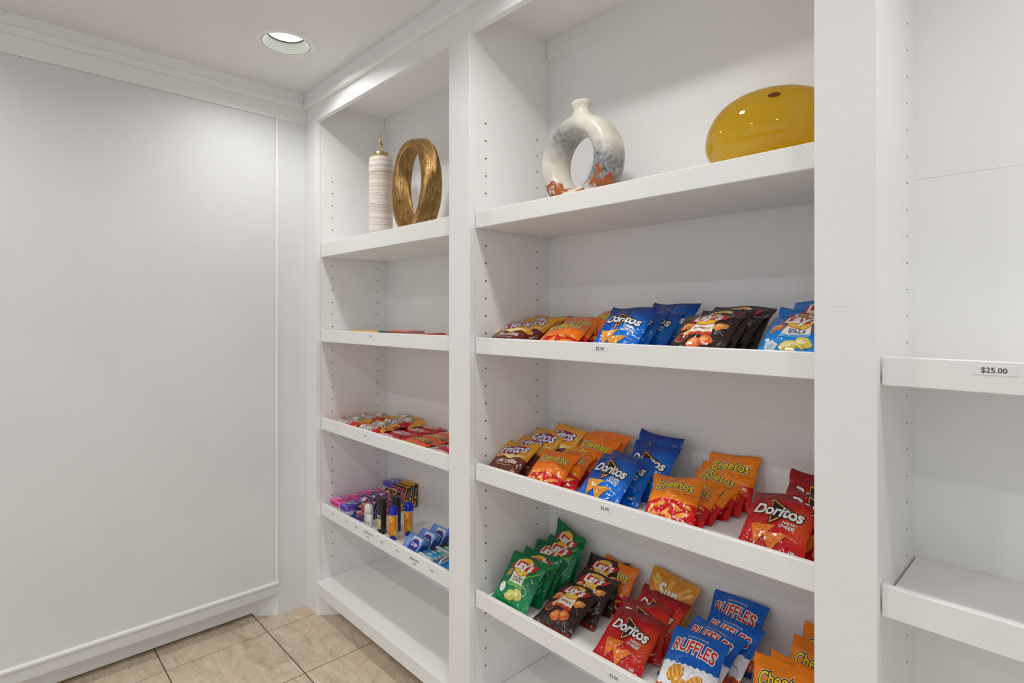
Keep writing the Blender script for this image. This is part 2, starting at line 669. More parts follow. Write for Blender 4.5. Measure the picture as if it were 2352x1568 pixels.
def price_label(parent, off, x, z, s, card=(0.046, 0.0125), w=0.026, col=INK):
    c = box('price_label', x - card[0] / 2 - off[0], x + card[0] / 2 - off[0], FI - 0.0006 - off[1], FI - off[1], z - card[1] / 2 - off[2], z + card[1] / 2 - off[2], M_CARD, parent, 0)
    a = Art()
    a.text('lettering', s, 0, 0, w, [(col, 0.012)], 0)
    art_parts(a, flat_surf((x - off[0], FI - 0.0007 - off[1], z - off[2]), (1, 0, 0), (0, 0, 1)), [], [], c, 0.5, base=0.0001)


def shelf(k, ztop, zbot, lip, back, label, group, labels=()):
    x0, x1 = ST[k][1], ST[k + 1][0]
    cx = (x0 + x1) / 2
    t = empty('shelf', (cx, FI, zbot))
    tag(t, label, 'shelf', group)
    hw = (x1 - x0) / 2 - 0.0010
    if lip:
        box('shelf_board', -hw, hw, 0.0145, back - FI - 0.001, 0.0015, 0.021, M_SHELF, t, 0.0008)
        box('front_lip', -hw, hw, 0, 0.015, 0, ztop - zbot, M_SHELF, t, 0.0016)
    else:
        box('shelf_board', -hw, hw, 0.014, back - FI - 0.001, 0.0005, ztop - zbot - 0.0003, M_SHELF, t, 0.0008)
        box('front_edging', -hw, hw, 0, 0.0145, 0, ztop - zbot, M_SHELF, t, 0.0016)
    for sx in (-1, 1):
        for y in (0.048, back - FI - 0.067):
            p = lathe('shelf_pin', [(0.0, -0.006), (0.0028, -0.006), (0.0028, 0.010), (0.0, 0.010)], M_LTRIM, t, 10, (sx * (hw - 0.0105), y, -0.0030))
            p.rotation_euler = (0, PI / 2, 0)
    for (x, z, s, card, w) in labels:
        price_label(t, (cx, FI, zbot), x, z, s, card, w)
    return t


CD, SM = (0.046, 0.0125), (0.030, 0.010)
G = 'white adjustable shelves in the bookcases'
shelf(0, 1.768, 1.702, False, BK, 'thick white shelf under the striped jar and gold ring sculpture', G)
shelf(0, 1.352, 1.298, True, BK, 'white lipped shelf with low gum packs, second shelf of narrow bay', G, [(-2.078, 1.336, '$2.00', SM, 0.017)])
shelf(0, 0.934, 0.879, True, BK, 'white lipped shelf holding red and yellow candy packs', G, [(-2.123, 0.914, '$2.00', SM, 0.017)])
shelf(0, 0.525, 0.469, True, BK, 'white lipped shelf holding toiletries, with a row of tiny price labels', G,
      [(-2.426, 0.505, '$2.25', SM, 0.018), (-2.291, 0.505, '$2.00', SM, 0.018), (-2.203, 0.504, '$4.00', SM, 0.019),
       (-2.101, 0.5065, 'HAIR PRODUCTS', (0.088, 0.009), 0.078), (-2.104, 0.4895, '$4.25', SM, 0.020),
       (-1.989, 0.503, '$3.25', SM, 0.020), (-1.875, 0.502, '$3.75', SM, 0.020),
       (-1.757, 0.5045, 'MEDICINES', (0.066, 0.009), 0.056), (-1.757, 0.490, '$4.25', SM, 0.020), (-1.645, 0.501, '$3.25', SM, 0.020)])
shelf(1, 1.762, 1.710, False, BK, 'thick white shelf under the ring vase and amber glass', G)
shelf(1, 1.350, 1.297, True, BK, 'white lipped chip shelf at eye level, uppermost of three with chip bags', G, [(-0.892, 1.3345, '$2.00', CD, 0.026)])
shelf(1, 0.936, 0.880, True, BK, 'white lipped chip shelf in the middle of three with chip bags', G, [(-0.876, 0.918, '$2.00', CD, 0.026)])
shelf(1, 0.517, 0.464, True, BK, 'white lipped chip shelf lowest of three with chip bags', G, [(-0.848, 0.492, '$2.00', CD, 0.026)])
shelf(2, 1.348, 1.296, True, BK3, 'bare white lipped shelf with a twenty-five dollar price label', G, [(-0.107, 1.333, '$25.00', (0.056, 0.0145), 0.032)])
shelf(2, 0.935, 0.879, True, BK3, 'bare white lipped shelf low in the empty bay, without label', G)

# ------------------------------------------------------------------ foil bags
NU, NV = 24, 32
HEM = 1.6 / 32


def foil_mat(name, stops, amp=0.0, freq=1.0, ph=0.0, tilt=0.0, soft=0.004, zig=False, rough=0.15, glow=None):
    """foil film printed in bands up the bag (UV v), the borders wavy or zigzag; glow = (colour, u, v, radius) printed blush"""
    m = base_mat(name, (128, 128, 128), rough, 0.0, 0.42)
    nt = m.node_tree
    b = nt.nodes['Principled BSDF']
    uv = nd(nt, 'ShaderNodeTexCoord')
    sp = nd(nt, 'ShaderNodeSeparateXYZ')
    nt.links.new(uv.outputs['UV'], sp.inputs[0])

    def math_(op, a, bb):
        n = nd(nt, 'ShaderNodeMath', operation=op)
        for i, v in enumerate((a, bb)):
            if v is None:
                continue
            if isinstance(v, (int, float)):
                n.inputs[i].default_value = v
            else:
                nt.links.new(v, n.inputs[i])
        return n.outputs[0]
    w = math_('MULTIPLY', sp.outputs[0], freq * (1.0 if zig else 2 * PI))
    w = math_('ADD', w, ph)
    w = math_('PINGPONG', w, 0.5) if zig else math_('SINE', w, None)
    w = math_('MULTIPLY', w, amp)
    v = math_('ADD', sp.outputs[1], w)
    v = math_('ADD', v, math_('MULTIPLY', sp.outputs[0], tilt))
    rp = nd(nt, 'ShaderNodeValToRGB')
    el = rp.color_ramp.elements
    pts = []
    for i, (col, upto) in enumerate(stops):
        lo = 0.0 if i == 0 else stops[i - 1][1] + soft
        pts += [(lo, col), (max(lo + 0.001, upto - soft) if i < len(stops) - 1 else 1.0, col)]
    el[0].position, el[0].color = pts[0][0], lin(pts[0][1])
    el[1].position, el[1].color = pts[-1][0], lin(pts[-1][1])
    for (p, c) in pts[1:-1]:
        e = el.new(p)
        e.color = lin(c)
    nt.links.new(v, rp.inputs[0])
    col = rp.outputs[0]
    if glow:
        gc, gu, gv, gr = glow
        du = math_('SUBTRACT', sp.outputs[0], gu)
        dv = math_('SUBTRACT', sp.outputs[1], gv)
        d = math_('SQRT', math_('ADD', math_('MULTIPLY', du, du), math_('MULTIPLY', dv, dv)), None)
        mr = nd(nt, 'ShaderNodeMapRange')
        nt.links.new(d, mr.inputs[0])
        mr.inputs[1].default_value, mr.inputs[2].default_value = 0.0, gr
        mr.inputs[3].default_value, mr.inputs[4].default_value = 0.75, 0.0
        mx = nd(nt, 'ShaderNodeMix', data_type='RGBA')
        nt.links.new(mr.outputs[0], mx.inputs[0])
        nt.links.new(col, mx.inputs[6])
        mx.inputs[7].default_value = lin(gc)
        col = mx.outputs[2]
    nt.links.new(col, b.inputs['Base Color'])
    tc = nd(nt, 'ShaderNodeTexCoord')
    n = nd(nt, 'ShaderNodeTexNoise')
    setin(n, Scale=26.0, Detail=2.5, Distortion=1.2)
    bp = nd(nt, 'ShaderNodeBump')
    setin(bp, Strength=0.9, Distance=0.006)
    nt.links.new(tc.outputs['Object'], n.inputs['Vector'])
    # sharp creases where a second noise crosses its middle
    n2 = nd(nt, 'ShaderNodeTexNoise')
    setin(n2, Scale=15.0, Detail=1.5, Distortion=0.8)
    nt.links.new(tc.outputs['Object'], n2.inputs['Vector'])
    rd = math_('ABSOLUTE', math_('SUBTRACT', n2.outputs['Fac'], 0.5), None)
    rd = math_('POWER', math_('MULTIPLY', rd, 3.0), 0.6)
    nt.links.new(math_('ADD', n.outputs['Fac'], math_('MULTIPLY', rd, 0.55)), bp.inputs['Height'])
    nt.links.new(bp.outputs[0], b.inputs['Normal'])
    return m


def sstep(x):
    x = max(0.0, min(1.0, x))
    return x * x * (3 - 2 * x)


def bag_grid(w, h, tf, tb, seed, sag, curl, wr=1.0):
    """front and back position grids of a pillow bag standing on its bottom hem; front faces -y"""
    rnd = random.Random(seed)
    p1, p2, p3 = rnd.uniform(0, 6), rnd.uniform(0, 6), rnd.uniform(0, 6)

    def at(a, b, side):
        bb = max(0.0, min(1.0, (b - HEM) / (1 - 2 * HEM)))
        prof = (max(0.0, 1 - abs(a) ** 2.4) ** 0.62) * (max(0.0, math.sin(PI * bb)) ** 0.55)
        t = (tf if side < 0 else tb) * prof + 0.0005
        nz = Vector((a * 1.7 + seed * 3.1, b * 2.6, side * 2.0 + seed))
        t += wr * prof * 0.008 * noise.noise(nz) + wr * prof * 0.0045 * noise.noise(nz * 3.1)
        # creases running out of the hems
        et, eb = math.exp(-abs(1 - HEM - b) / 0.10), math.exp(-abs(b - HEM) / 0.08)
        cr = et * math.sin(a * 9.0 + p1 + 2.2 * noise.noise(Vector((a * 2, seed, 0)))) + eb * math.sin(a * 8.0 + p2)
        t += wr * 0.0022 * cr * min(1.0, prof * 2.2)
        # folded corner dents
        for (ca, cb, s) in ((-0.85, 0.78, 1), (0.82, 0.74, 1), (0.85, 0.22, 1), (-0.86, 0.2, 1)):
            dd = ((a - ca) / 0.25) ** 2 + ((b - cb) / 0.13) ** 2
            t -= 0.0045 * wr * math.exp(-dd) * prof
        x = a * w / 2 * (1 - 0.055 * sstep(bb * 4) * sstep((1 - bb) * 4)) + 0.0016 * noise.noise(Vector((b * 5, a * 2, seed)))
        z = b * h - sag * (1 - a * a) * sstep((b - 0.45) / 0.55)
        # hems undulate; the top hem curls back or forward
        bow = curl * sstep((b - 0.72) / 0.28) ** 2 + 0.0042 * math.sin(a * 3.3 + p3) * sstep((b - 0.7) / 0.3)
        bow += 0.003 * math.sin(a * 2.6 + p1) * sstep((0.2 - b) / 0.2)
        return Vector((x, side * t + bow, z))
    g = {}
    for side in (-1, 1):
        g[side] = [[at(-1 + 2 * i / NU, j / NV, side) for i in range(NU + 1)] for j in range(NV + 1)]
    for j in range(NV + 1):      # one seam down each side
        for i in (0, NU):
            m = (g[-1][j][i] + g[1][j][i]) / 2
            g[-1][j][i] = m
            g[1][j][i] = m
    return g


def grid_normals(G):
    N = []
    for j in range(NV + 1):
        row = []
        for i in range(NU + 1):
            du = G[j][min(NU, i + 1)] - G[j][max(0, i - 1)]
            dv = G[min(NV, j + 1)][i] - G[max(0, j - 1)][i]
            n = du.cross(dv)
            row.append(n.normalized() if n.length > 0 else Vector((0, -1, 0)))
        N.append(row)
    return N


def grid_surf(G, w, h):
    N = grid_normals(G)

    def f(s, t):
        u = max(0.0, min(NU - 1e-6, (s / w + 0.5) * NU))
        v = max(0.0, min(NV - 1e-6, t / h * NV))
        i, j = int(u), int(v)
        u -= i
        v -= j

        def bl(A):
            return (A[j][i] * (1 - u) + A[j][i + 1] * u) * (1 - v) + (A[j + 1][i] * (1 - u) + A[j + 1][i + 1] * u) * v
        return bl(G), bl(N).normalized()
    return f


def band_mesh(name, g, j0, j1, cap_lo, cap_hi):
    vs, fs, uv = [], [], []
    n = NU + 1
    for side in (-1, 1):
        for j in range(j0, j1 + 1):
            for i in range(n):
                vs.append(tuple(g[side][j][i]))
                uv.append((i / NU, j / NV))
    rows = j1 - j0 + 1
    off = rows * n
    for j in range(rows - 1):
        for i in range(NU):
            a = j * n + i
            fs.append((a, a + 1, a + n + 1, a + n))
            fs.append((off + a + 1, off + a, off + a + n, off + a + n + 1))
    if cap_lo:
        fs += [(i, off + i, off + i + 1, i + 1) for i in range(NU)]
    if cap_hi:
        k = (rows - 1) * n
        fs += [(k + i + 1, off + k + i + 1, off + k + i, k + i) for i in range(NU)]
    me = bpy.data.meshes.new(name)
    me.from_pydata(vs, [], fs)
    ul = me.uv_layers.new(name='UVMap')
    for lp in me.loops:
        ul.data[lp.index].uv = uv[lp.vertex_index]
    for p in me.polygons:
        p.use_smooth = True
    return me


def make_bag(name, w, h, tf, tb, mat, seal_mat, art, cache, seed, sag=0.0, curl=0.0, wr=1.0):
    g = bag_grid(w, h, tf, tb, seed, sag, curl, wr)
    body = new_obj(name, band_mesh(name, g, 1, NV - 2, False, False), mat)
    new_obj('top_seal', band_mesh('top_seal', g, NV - 2, NV, False, True), seal_mat, body)
    new_obj('bottom_seal', band_mesh('bottom_seal', g, 0, 1, True, False), mat, body)
    gx = [-w / 2 + w * i / NU for i in range(1, NU)]
    gy = [h * j / NV for j in range(1, NV)]
    art_parts(art, grid_surf(g[-1], w, h), gx, gy, body, 0.17, cache)
    return body


# ---- printed designs (metres on the bag front, origin at the middle of the bottom hem)
WHITE, BLACK = (240, 240, 236), (24, 20, 20)


def badge(a, x, y, s, col, r=0.0085):
    a.ell('calorie_badge', col, 0, x, y, r, r, n=20)
    a.text('calorie_badge', s, x, y, r * 1.35, [(WHITE, 0.02)], 2)


def art_fritos():
    a = Art()
    W, H = .15, .18
    top = [(-.073 + .146 * i / 12, .078 + .010 * math.sin(i * .62 + .4) + .012 * i / 12) for i in range(13)]
    a.poly('cream_swoosh', (240, 214, 150), 0, top + [(x, y + .004 + .004 * math.sin(i * .4)) for i, (x, y) in reversed(list(enumerate(top)))])
    for q in range(2):
        pts = [(.030 + (.032 + q * .006) * math.cos(t), .118 + (.028 + q * .006) * math.sin(t)) for t in [-.9 + i * .2 for i in range(10)]]
        pts2 = [(.030 + (.0335 + q * .006) * math.cos(t), .118 + (.0295 + q * .006) * math.sin(t)) for t in [-.9 + i * .2 for i in range(10)]]
        a.poly('cream_swoosh', (244, 220, 160), 0, pts + pts2[::-1])
    a.ell('logo', (235, 200, 120), 1, -.004, .126, .058, .031, .24)
    a.ell('logo', (176, 26, 32), 2, -.004, .126, .056, .028, .24)
    a.text('logo', 'Fritos', -.003, .129, .112, [((34, 36, 110), .075), ((232, 232, 240), .022)], 3, 1.3, .38, .24)
    a.text('flavour_text', 'CHILI CHEESE', .004, .062, .088, [((244, 236, 222), .02)], 1, 1.2, .1, .05)
    a.text('flavour_text', 'flavored corn chips', .0, .047, .060, [((228, 208, 190), .0)], 1, 1.0, .1, .05)
    a.text('small_print', 'NET 1 1/4 OZ', -.045, .024, .036, [((224, 210, 200), .0)], 1)
    a.text('small_print', '160', .052, .030, .016, [((224, 210, 200), .01)], 1, 1.2)
    a.text('small_print', 'CALORIES', .052, .022, .018, [((210, 190, 180), .0)], 1)
    return a


def art_cheetos(crunchy):
    a = Art()
    a.text('logo', 'Cheetos', -.002, .125, .106, [(WHITE, .105), ((30, 22, 20), .078), ((246, 214, 30), .018)], 1, 1.35, .05, .04, .004)
    if crunchy:
        a.text('flavour_text', 'Crunchy', -.006, .097, .050, [((250, 190, 60), .06), ((206, 60, 24), .01)], 1, 1.0, .3, .06)
    a.text('flavour_text', 'REAL CHEESE', .044, .101, .030, [((120, 50, 20), .0)], 1, 1.1)
    rnd = random.Random(5)
    for i, (x, y, r, l) in enumerate(((-.028, .062, .3, .040), (.020, .056, -.5, .036), (-.008, .044, .9, .034), (.036, .040, .4, .038), (-.040, .034, -.2, .036),
                                      (.004, .028, -.9, .030), (-.022, .020, .5, .032), (.046, .064, -.2, .026), (-.052, .052, 1.2, .026))):
        c = [(240, 140, 36, 1), (232, 120, 30, 1), (246, 158, 52, 1)][i % 3]
        a.ell('puff_picture', (170, 50, 20), 0, x, y - .002, l / 2 + .001, .0066, r, .5, 18, i)
        a.ell('puff_picture', c, 1 + i % 2, x, y, l / 2, .0058, r, .5, 18, i)
        a.ell('puff_picture', (250, 190, 96), 3, x + .003, y + .0018, l / 4, .0016, r, .4, 12, i)
    for i in range(9):
        x, y = rnd.uniform(-.05, .05), rnd.uniform(.02, .072)
        a.ell('puff_picture', (246, 232, 208), 3, x, y, rnd.uniform(.002, .0055), rnd.uniform(.0015, .003), rnd.uniform(0, 3), .4, 10, i)
    badge(a, .044, .020, '160', (150, 22, 26), .0085)
    return a


def art_doritos(blue):
    a = Art()
    O1, O2 = (226, 110, 40), (250, 176, 84)
    tri = [(-.020, .150), (.030, .122), (-.012, .084)]

    def grow(p, k, c=(-.002, .119)):
        return [(c[0] + (x - c[0]) * k, c[1] + (y - c[1]) * k) for x, y in p]
    a.poly('logo', BLACK, 0, grow(tri, 1.30))
    a.poly('logo', O1, 1, grow(tri, 1.12))
    a.poly('logo', O2, 2, grow(tri, 1.04))
    a.poly('logo', (30, 24, 22), 3, grow(tri, .92))
    a.text('logo', 'Doritos', .002, .118, .118, [(BLACK, .085), (WHITE, .030)], 4, 1.15, .06, -.12)
    f = ('COOL', 'RANCH') if blue else ('NACHO', 'CHEESE')
    oc = (120, 30, 90) if blue else BLACK
    for q, s in enumerate(f):
        a.text('flavour_text', s, .034 - q * .004, .088 - q * .0105, .032 if q == 0 else .038, [(oc, .06), (WHITE, .03)], 1, 1.0, .2, -.06)

    def chip(pts, s):
        rnd = random.Random(s)
        out = []
        for i in range(3):
            p, q = pts[i], pts[(i + 1) % 3]
            for k in range(7):
                t = k / 7
                out.append((p[0] + (q[0] - p[0]) * t + rnd.uniform(-.0008, .0008), p[1] + (q[1] - p[1]) * t + rnd.uniform(-.0008, .0008)))
        return out
    for s, pts in enumerate((((-.054, .074), (.006, .076), (-.034, .022)), ((-.022, .052), (.038, .058), (.002, .012)))):
        sh = [(x + .0008, y - .0012) for x, y in pts]
        a.poly('chip_picture', (60, 20, 14) if not blue else (8, 30, 80), 0 + s * 3, chip(sh, s))
        a.poly('chip_picture', (228, 156, 50, 1) if blue else (222, 116, 40, 1), 1 + s * 3, chip(pts, s + 9))
        rnd = random.Random(s + 30)
        for i in range(16):
            u, v = rnd.random(), rnd.random()
            if u + v > 1:
                u, v = 1 - u, 1 - v
            u, v = .08 + u * .8, .08 + v * .8
            x = pts[0][0] + (pts[1][0] - pts[0][0]) * u * .9 + (pts[2][0] - pts[0][0]) * v * .9
            y = pts[0][1] + (pts[1][1] - pts[0][1]) * u * .9 + (pts[2][1] - pts[0][1]) * v * .9
            if u + v < 1:
                a.ell('chip_picture', [(196, 98, 24), (246, 186, 84), (178, 70, 26)][i % 3], 2 + s * 3, x, y, rnd.uniform(.001, .0026), rnd.uniform(.0008, .0018), rnd.uniform(0, 3), .5, 9, i)
    badge(a, .050, .020, '150', (20, 60, 140) if blue else (172, 26, 30))
    a.text('small_print', 'GUARANTEED FRESH', .040, .052, .040, [((210, 200, 210), .0)], 1, 1.0, 0, -.2, .002)
    return a


def art_lays(kind):
    a = Art()
    flav, fcol, strip, body = {'bbq': ('BARBECUE', (160, 52, 26), (214, 78, 44), None), 'green': ('SOUR CREAM|& ONION', (20, 92, 50), (110, 190, 84), None),
                               'vin': ('SALT &|VINEGAR', (30, 66, 140), (104, 182, 232), None)}[kind]
    if kind == 'bbq':
        a.poly('banner', (196, 32, 40), 0, [(-.012, .169), (.010, .169), (.008, .140), (-.014, .140)])
    # side pictures behind the label
    if kind != 'green':
        a.ell('potato_picture', (190, 112, 58, 1) if kind == 'vin' else (214, 124, 58, 1), 0, -.044, .092, .020, .013, .7, .3, 22, 1)
        a.ell('potato_highlight', (226, 158, 96, 1), 1, -.046, .096, .012, .006, .7, .3, 18, 2)
        a.ell('potato_half_picture', (150, 84, 46, 1) if kind == 'vin' else (232, 140, 50, 1), 0, .044, .090, .018, .012, -.4 if kind == 'vin' else .5, .3, 22, 3)
        a.ell('potato_half_highlight', (200, 130, 76) if kind == 'vin' else (246, 184, 96), 1, .042, .093, .010, .005, .4, .3, 18, 4)
    else:
        a.ell('potato_picture', (190, 140, 70), 0, -.046, .094, .016, .010, .9, .3, 22, 1)
        for q in range(4):
            a.ell('onion_picture', (96, 176, 60), 1, .030 + q * .004, .096 + q * .002, .030, .0018, .45 + .12 * q, 0, 18)
    # cream label with a coloured strip
    a.poly('label', (236, 230, 212), 2, [(-.025, .108), (.025, .108), (.032, .058), (-.032, .058)])
    a.poly('label', strip, 3, [(-.031, .0665), (.031, .0665), (.032, .056), (-.032, .056)])
    a.text('label', 'REAL POTATOES', 0, .0613, .046, [((60, 50, 50), .0)], 4)
    fl = flav.split('|')
    for q, s in enumerate(fl):
        a.text('flavour_text', s, 0, (.0805 if len(fl) == 1 else .0845) - q * .0090, .040 if len(fl) == 1 else (.044 if q == 0 and kind == 'green' else .036), [(fcol, .03)], 4, 1.15)
    # sun disc and ribbon
    a.ell('logo', (196, 32, 40), 4, 0, .124, .0335, .0335, n=36)
    a.ell('logo', (238, 184, 44), 5, 0, .124, .0315, .0315, n=36)
    for q in range(24):
        t = 2 * PI * q / 24
        a.poly('logo', (250, 214, 98), 6, [(.010 * math.cos(t), .124 + .010 * math.sin(t)), (.031 * math.cos(t - .05), .124 + .031 * math.sin(t - .05)), (.031 * math.cos(t + .05), .124 + .031 * math.sin(t + .05))])
    rib = [(-.050, .108), (-.038, .134), (-.02, .1385), (0, .139), (.024, .137), (.053, .140), (.044, .116), (.024, .112), (0, .1115), (-.024, .111)]
    a.poly('logo', (202, 28, 36), 7, rib)
    a.text('logo', "Lay's", 0, .1235, .070, [((150, 14, 24), .06), (WHITE, .042)], 8, 1.1, .18, .03)
    if kind == 'bbq':
        cs, hi = (224, 100, 48, 1), (244, 170, 92, 1)
        a.ell('dip_picture', (216, 120, 100), 0, -.044, .052, .019, .013, .5, .1)
        a.ell('dip_picture', (110, 40, 28), 1, -.044, .052, .016, .0105, .5, .1)
        a.ell('dip_picture', (232, 190, 120), 2, -.034, .072, .005, .016, -.35)
    elif kind == 'green':
        cs, hi = (206, 196, 98, 1), (232, 226, 150, 1)
        a.ell('dip_picture', (226, 226, 206), 1, -.046, .048, .015, .016, 0, .05)
        a.ell('dip_picture', (246, 246, 238), 2, -.046, .049, .012, .012, 0, .1)
        for q in range(7):
            a.ell('dip_picture', (80, 140, 60), 3, -.046 + .007 * math.cos(q * 2.2), .049 + .007 * math.sin(q * 1.9), .0012, .0009)
        for q, (x, y) in enumerate(((.034, .056), (.042, .052))):
            a.ell('onion_picture', (226, 240, 226), 1 + q, x, y, .012, .012)
            a.ell('onion_picture', (30, 128, 80), 2 + q, x, y, .0102, .0102)
    else:
        cs, hi = (222, 200, 96, 1), (244, 232, 160, 1)
        a.poly('bottle_picture', (206, 218, 228), 1, [(-.060, .058), (-.044, .056), (-.026, .040), (-.034, .020), (-.052, .024), (-.060, .040)])
        a.poly('bottle_picture', (170, 192, 212), 2, [(-.053, .046), (-.042, .047), (-.034, .038), (-.038, .028), (-.050, .031)])
        a.ell('bottle_picture', (236, 240, 244), 2, -.058, .062, .007, .004, -.4)
    for q, (x, y, r) in enumerate(((-.002, .036, .2), (.024, .044, -.3))):
        a.ell('chip_picture', (120, 60, 24) if kind == 'bbq' else (150, 140, 50), 2 + 3 * q, x + .001, y - .0015, .0205, .0165, r, .18, 30, q + 1)
        a.ell('chip_picture', cs, 3 + 3 * q, x, y, .020, .016, r, .18, 30, q + 1)
        a.ell('chip_picture', hi, 4 + 3 * q, x - .003, y + .003, .011, .007, r + .3, .5, 20, q + 5)
    a.ell('print_swoosh', (150, 140, 140), 1, .056, .100, .010, .0022, -.9)
    a.text('small_print', 'CALORIES', .054, .074, .018, [((168, 160, 160), .0)], 1, 1, 0, -.9)
    up = {'chip_picture': .010, 'dip_picture': .012, 'bottle_picture': .010, 'small_print': .010, 'print_swoosh': .010}
    a.L = [(pt, c, lv, [(x, min(.174, y + up.get(pt, .017))) for x, y in V], F) for (pt, c, lv, V, F) in a.L]
    return a


def art_ruffles():
    a = Art()
    a.text('logo', 'RUFFLES', 0, .1365, .120, [((20, 50, 120), .10), (WHITE, .082), ((196, 30, 40), .020)], 1, 1.32, .06, -.02, .006)
    a.text('small_print', 'RUFFLES HAVE RIDGES!', .0, .1675, .060, [((224, 228, 236), .01)], 1, 1, 0, 0, .003)

    def ridged(cx, cy, rx, ry, rot, lv):
        n = 40
        pts = []
        for i in range(n):
            t = 2 * PI * i / n
            k = 1 + .05 * math.sin(9 * t)
            x, y = rx * k * math.cos(t), ry * k * math.sin(t)
            pts.append((cx + x * math.cos(rot) - y * math.sin(rot), cy + x * math.sin(rot) + y * math.cos(rot)))
        a.poly('chip_picture', (150, 92, 26), lv, [(x + .001, y - .002) for x, y in pts])
        a.poly('chip_picture', (218, 150, 50, 1), lv + 1, pts)
        for q in range(-3, 4):
            x, y = q * rx / 4, 0
            X, Y = cx + x * math.cos(rot), cy + x * math.sin(rot)
            l = ry * math.sqrt(max(.05, 1 - (q / 4) ** 2)) * .85
            a.ell('chip_picture', (246, 196, 96) if q % 2 else (190, 120, 32), lv + 2, X, Y, .0013, l, rot, .3, 14, q)
    ridged(-.030, .070, .026, .019, .5, 0)
    ridged(.026, .062, .026, .015, .75, 0)
    ridged(-.004, .044, .030, .017, -.4, 3)
    a.text('flavour_text', 'CHEDDAR', -.006, .016, .088, [((246, 240, 230), .03)], 1, 1.3)
    a.ell('print_swoosh', (70, 120, 190), 0, .052, .060, .016, .009, -.3)
    a.ell('print_swoosh', (226, 229, 236), 1, .052, .0585, .016, .0085, -.3)
    for q in range(5):
        a.text('small_print', 'PER BAG', .052, .046 - q * .005, .022, [((90, 96, 110), .0)], 1, 1, 0, -.1)
    return a


def art_sun():
    a = Art()
    for q in range(14):
        t = PI * (q / 13) * 1.5 - .6
        a.poly('sunburst', (240, 182, 84), 0, [(.0, .078), (.16 * math.cos(t - .05), .078 + .16 * math.sin(t - .05)), (.16 * math.cos(t + .05), .078 + .16 * math.sin(t + .05))][0:1]
               + [(max(-.07, min(.07, .16 * math.cos(t - .05))), max(.0, min(.165, .078 + .16 * math.sin(t - .05)))), (max(-.07, min(.07, .16 * math.cos(t + .05))), max(.0, min(.165, .078 + .16 * math.sin(t + .05))))])
    a.ell('sunburst', (250, 202, 100), 1, .012, .078, .038, .034)
    a.text('logo', 'Sun', .002, .123, .066, [((206, 116, 34), .05), (WHITE, .03)], 3, 1.3)
    a.text('logo', 'Chips', .006, .080, .084, [((206, 116, 34), .05), (WHITE, .03)], 3, 1.2)
    a.ell('round_badge', (226, 206, 90), 1, -.046, .146, .013, .012)
    a.text('round_badge', 'HEART', -.046, .149, .018, [((90, 80, 30), .0)], 2)
    a.text('round_badge', 'HEALTHY', -.046, .143, .020, [((90, 80, 30), .0)], 2)
    return a


OR_T, OR_B = (238, 118, 16), (204, 16, 26)
KINDS = {
    'fritos': dict(nm='corn_chip_bag', w=.150, h=.180, art=art_fritos, mat=lambda: foil_mat('corn_chip_film', [((100, 40, 26), .45), ((226, 156, 30), 1.0)], .035, .8, 2.4, -.06)),
    'cheet': dict(nm='cheese_puff_bag', w=.140, h=.175, art=lambda: art_cheetos(False), mat=lambda: foil_mat('cheese_puff_film', [(OR_B, .36), (OR_T, 1.0)], .03, .9, .6, .04)),
    'crun': dict(nm='cheese_puff_bag', w=.140, h=.175, art=lambda: art_cheetos(True), mat=lambda: foil_mat('crunchy_puff_film', [(OR_B, .40), ((244, 132, 14), 1.0)], .03, 1.0, 2.6, -.05)),
    'dorb': dict(nm='tortilla_chip_bag', w=.154, h=.187, art=lambda: art_doritos(True), mat=lambda: foil_mat('ranch_tortilla_film', [((0, 100, 206), .3), ((2, 76, 176), .82), ((8, 52, 136), 1.0)], .05, 1, 0, 0, .16, glow=((20, 136, 224), .72, .5, .42))),
    'dorr': dict(nm='tortilla_chip_bag', w=.154, h=.187, art=lambda: art_doritos(False), mat=lambda: foil_mat('nacho_tortilla_film', [((184, 12, 22), .3), ((196, 18, 26), .8), ((140, 8, 20), 1.0)], .04, 1, 0, 0, .1, glow=((226, 88, 26), .9, .5, .36))),
    'green': dict(nm='potato_chip_bag', w=.154, h=.182, art=lambda: art_lays('green'), mat=lambda: foil_mat('onion_potato_film', [((0, 136, 80), .4), ((0, 110, 64), 1.0)], .03, 1, 0, 0, .2)),
    'bbq': dict(nm='potato_chip_bag', w=.150, h=.180, art=lambda: art_lays('bbq'), mat=lambda: foil_mat('barbecue_potato_film', [((110, 36, 24), .07), ((48, 33, 30), 1.0)], .01, 1, 0, 0, .02, rough=.2)),
    'vin': dict(nm='potato_chip_bag', w=.150, h=.180, art=lambda: art_lays('vin'), mat=lambda: foil_mat('vinegar_potato_film', [((20, 150, 222), .3), ((0, 116, 204), 1.0)], .03, 1, 0, 0, .2)),
    'ruf': dict(nm='ridged_chip_bag', w=.155, h=.187, art=art_ruffles, mat=lambda: foil_mat('ridged_chip_film', [((30, 60, 130), .05), ((220, 84, 20), .20), ((232, 234, 240), .50), ((0, 94, 192), 1.0)], .045, 9.0, 0, -.05, .003, True)),
    'sun': dict(nm='multigrain_chip_bag', w=.160, h=.183, art=art_sun, mat=lambda: foil_mat('multigrain_film', [((214, 136, 46), 1.0), ((226, 156, 60), 1.0)], .0, 1, 0, 0, .1, glow=((246, 186, 84), .55, .42, .5))),
}
STYLE = [(0.000, .004), (0.010, -.003), (0.004, .009)]      # sag of the top edge, curl of the top hem
_bags, _kd = {}, {}


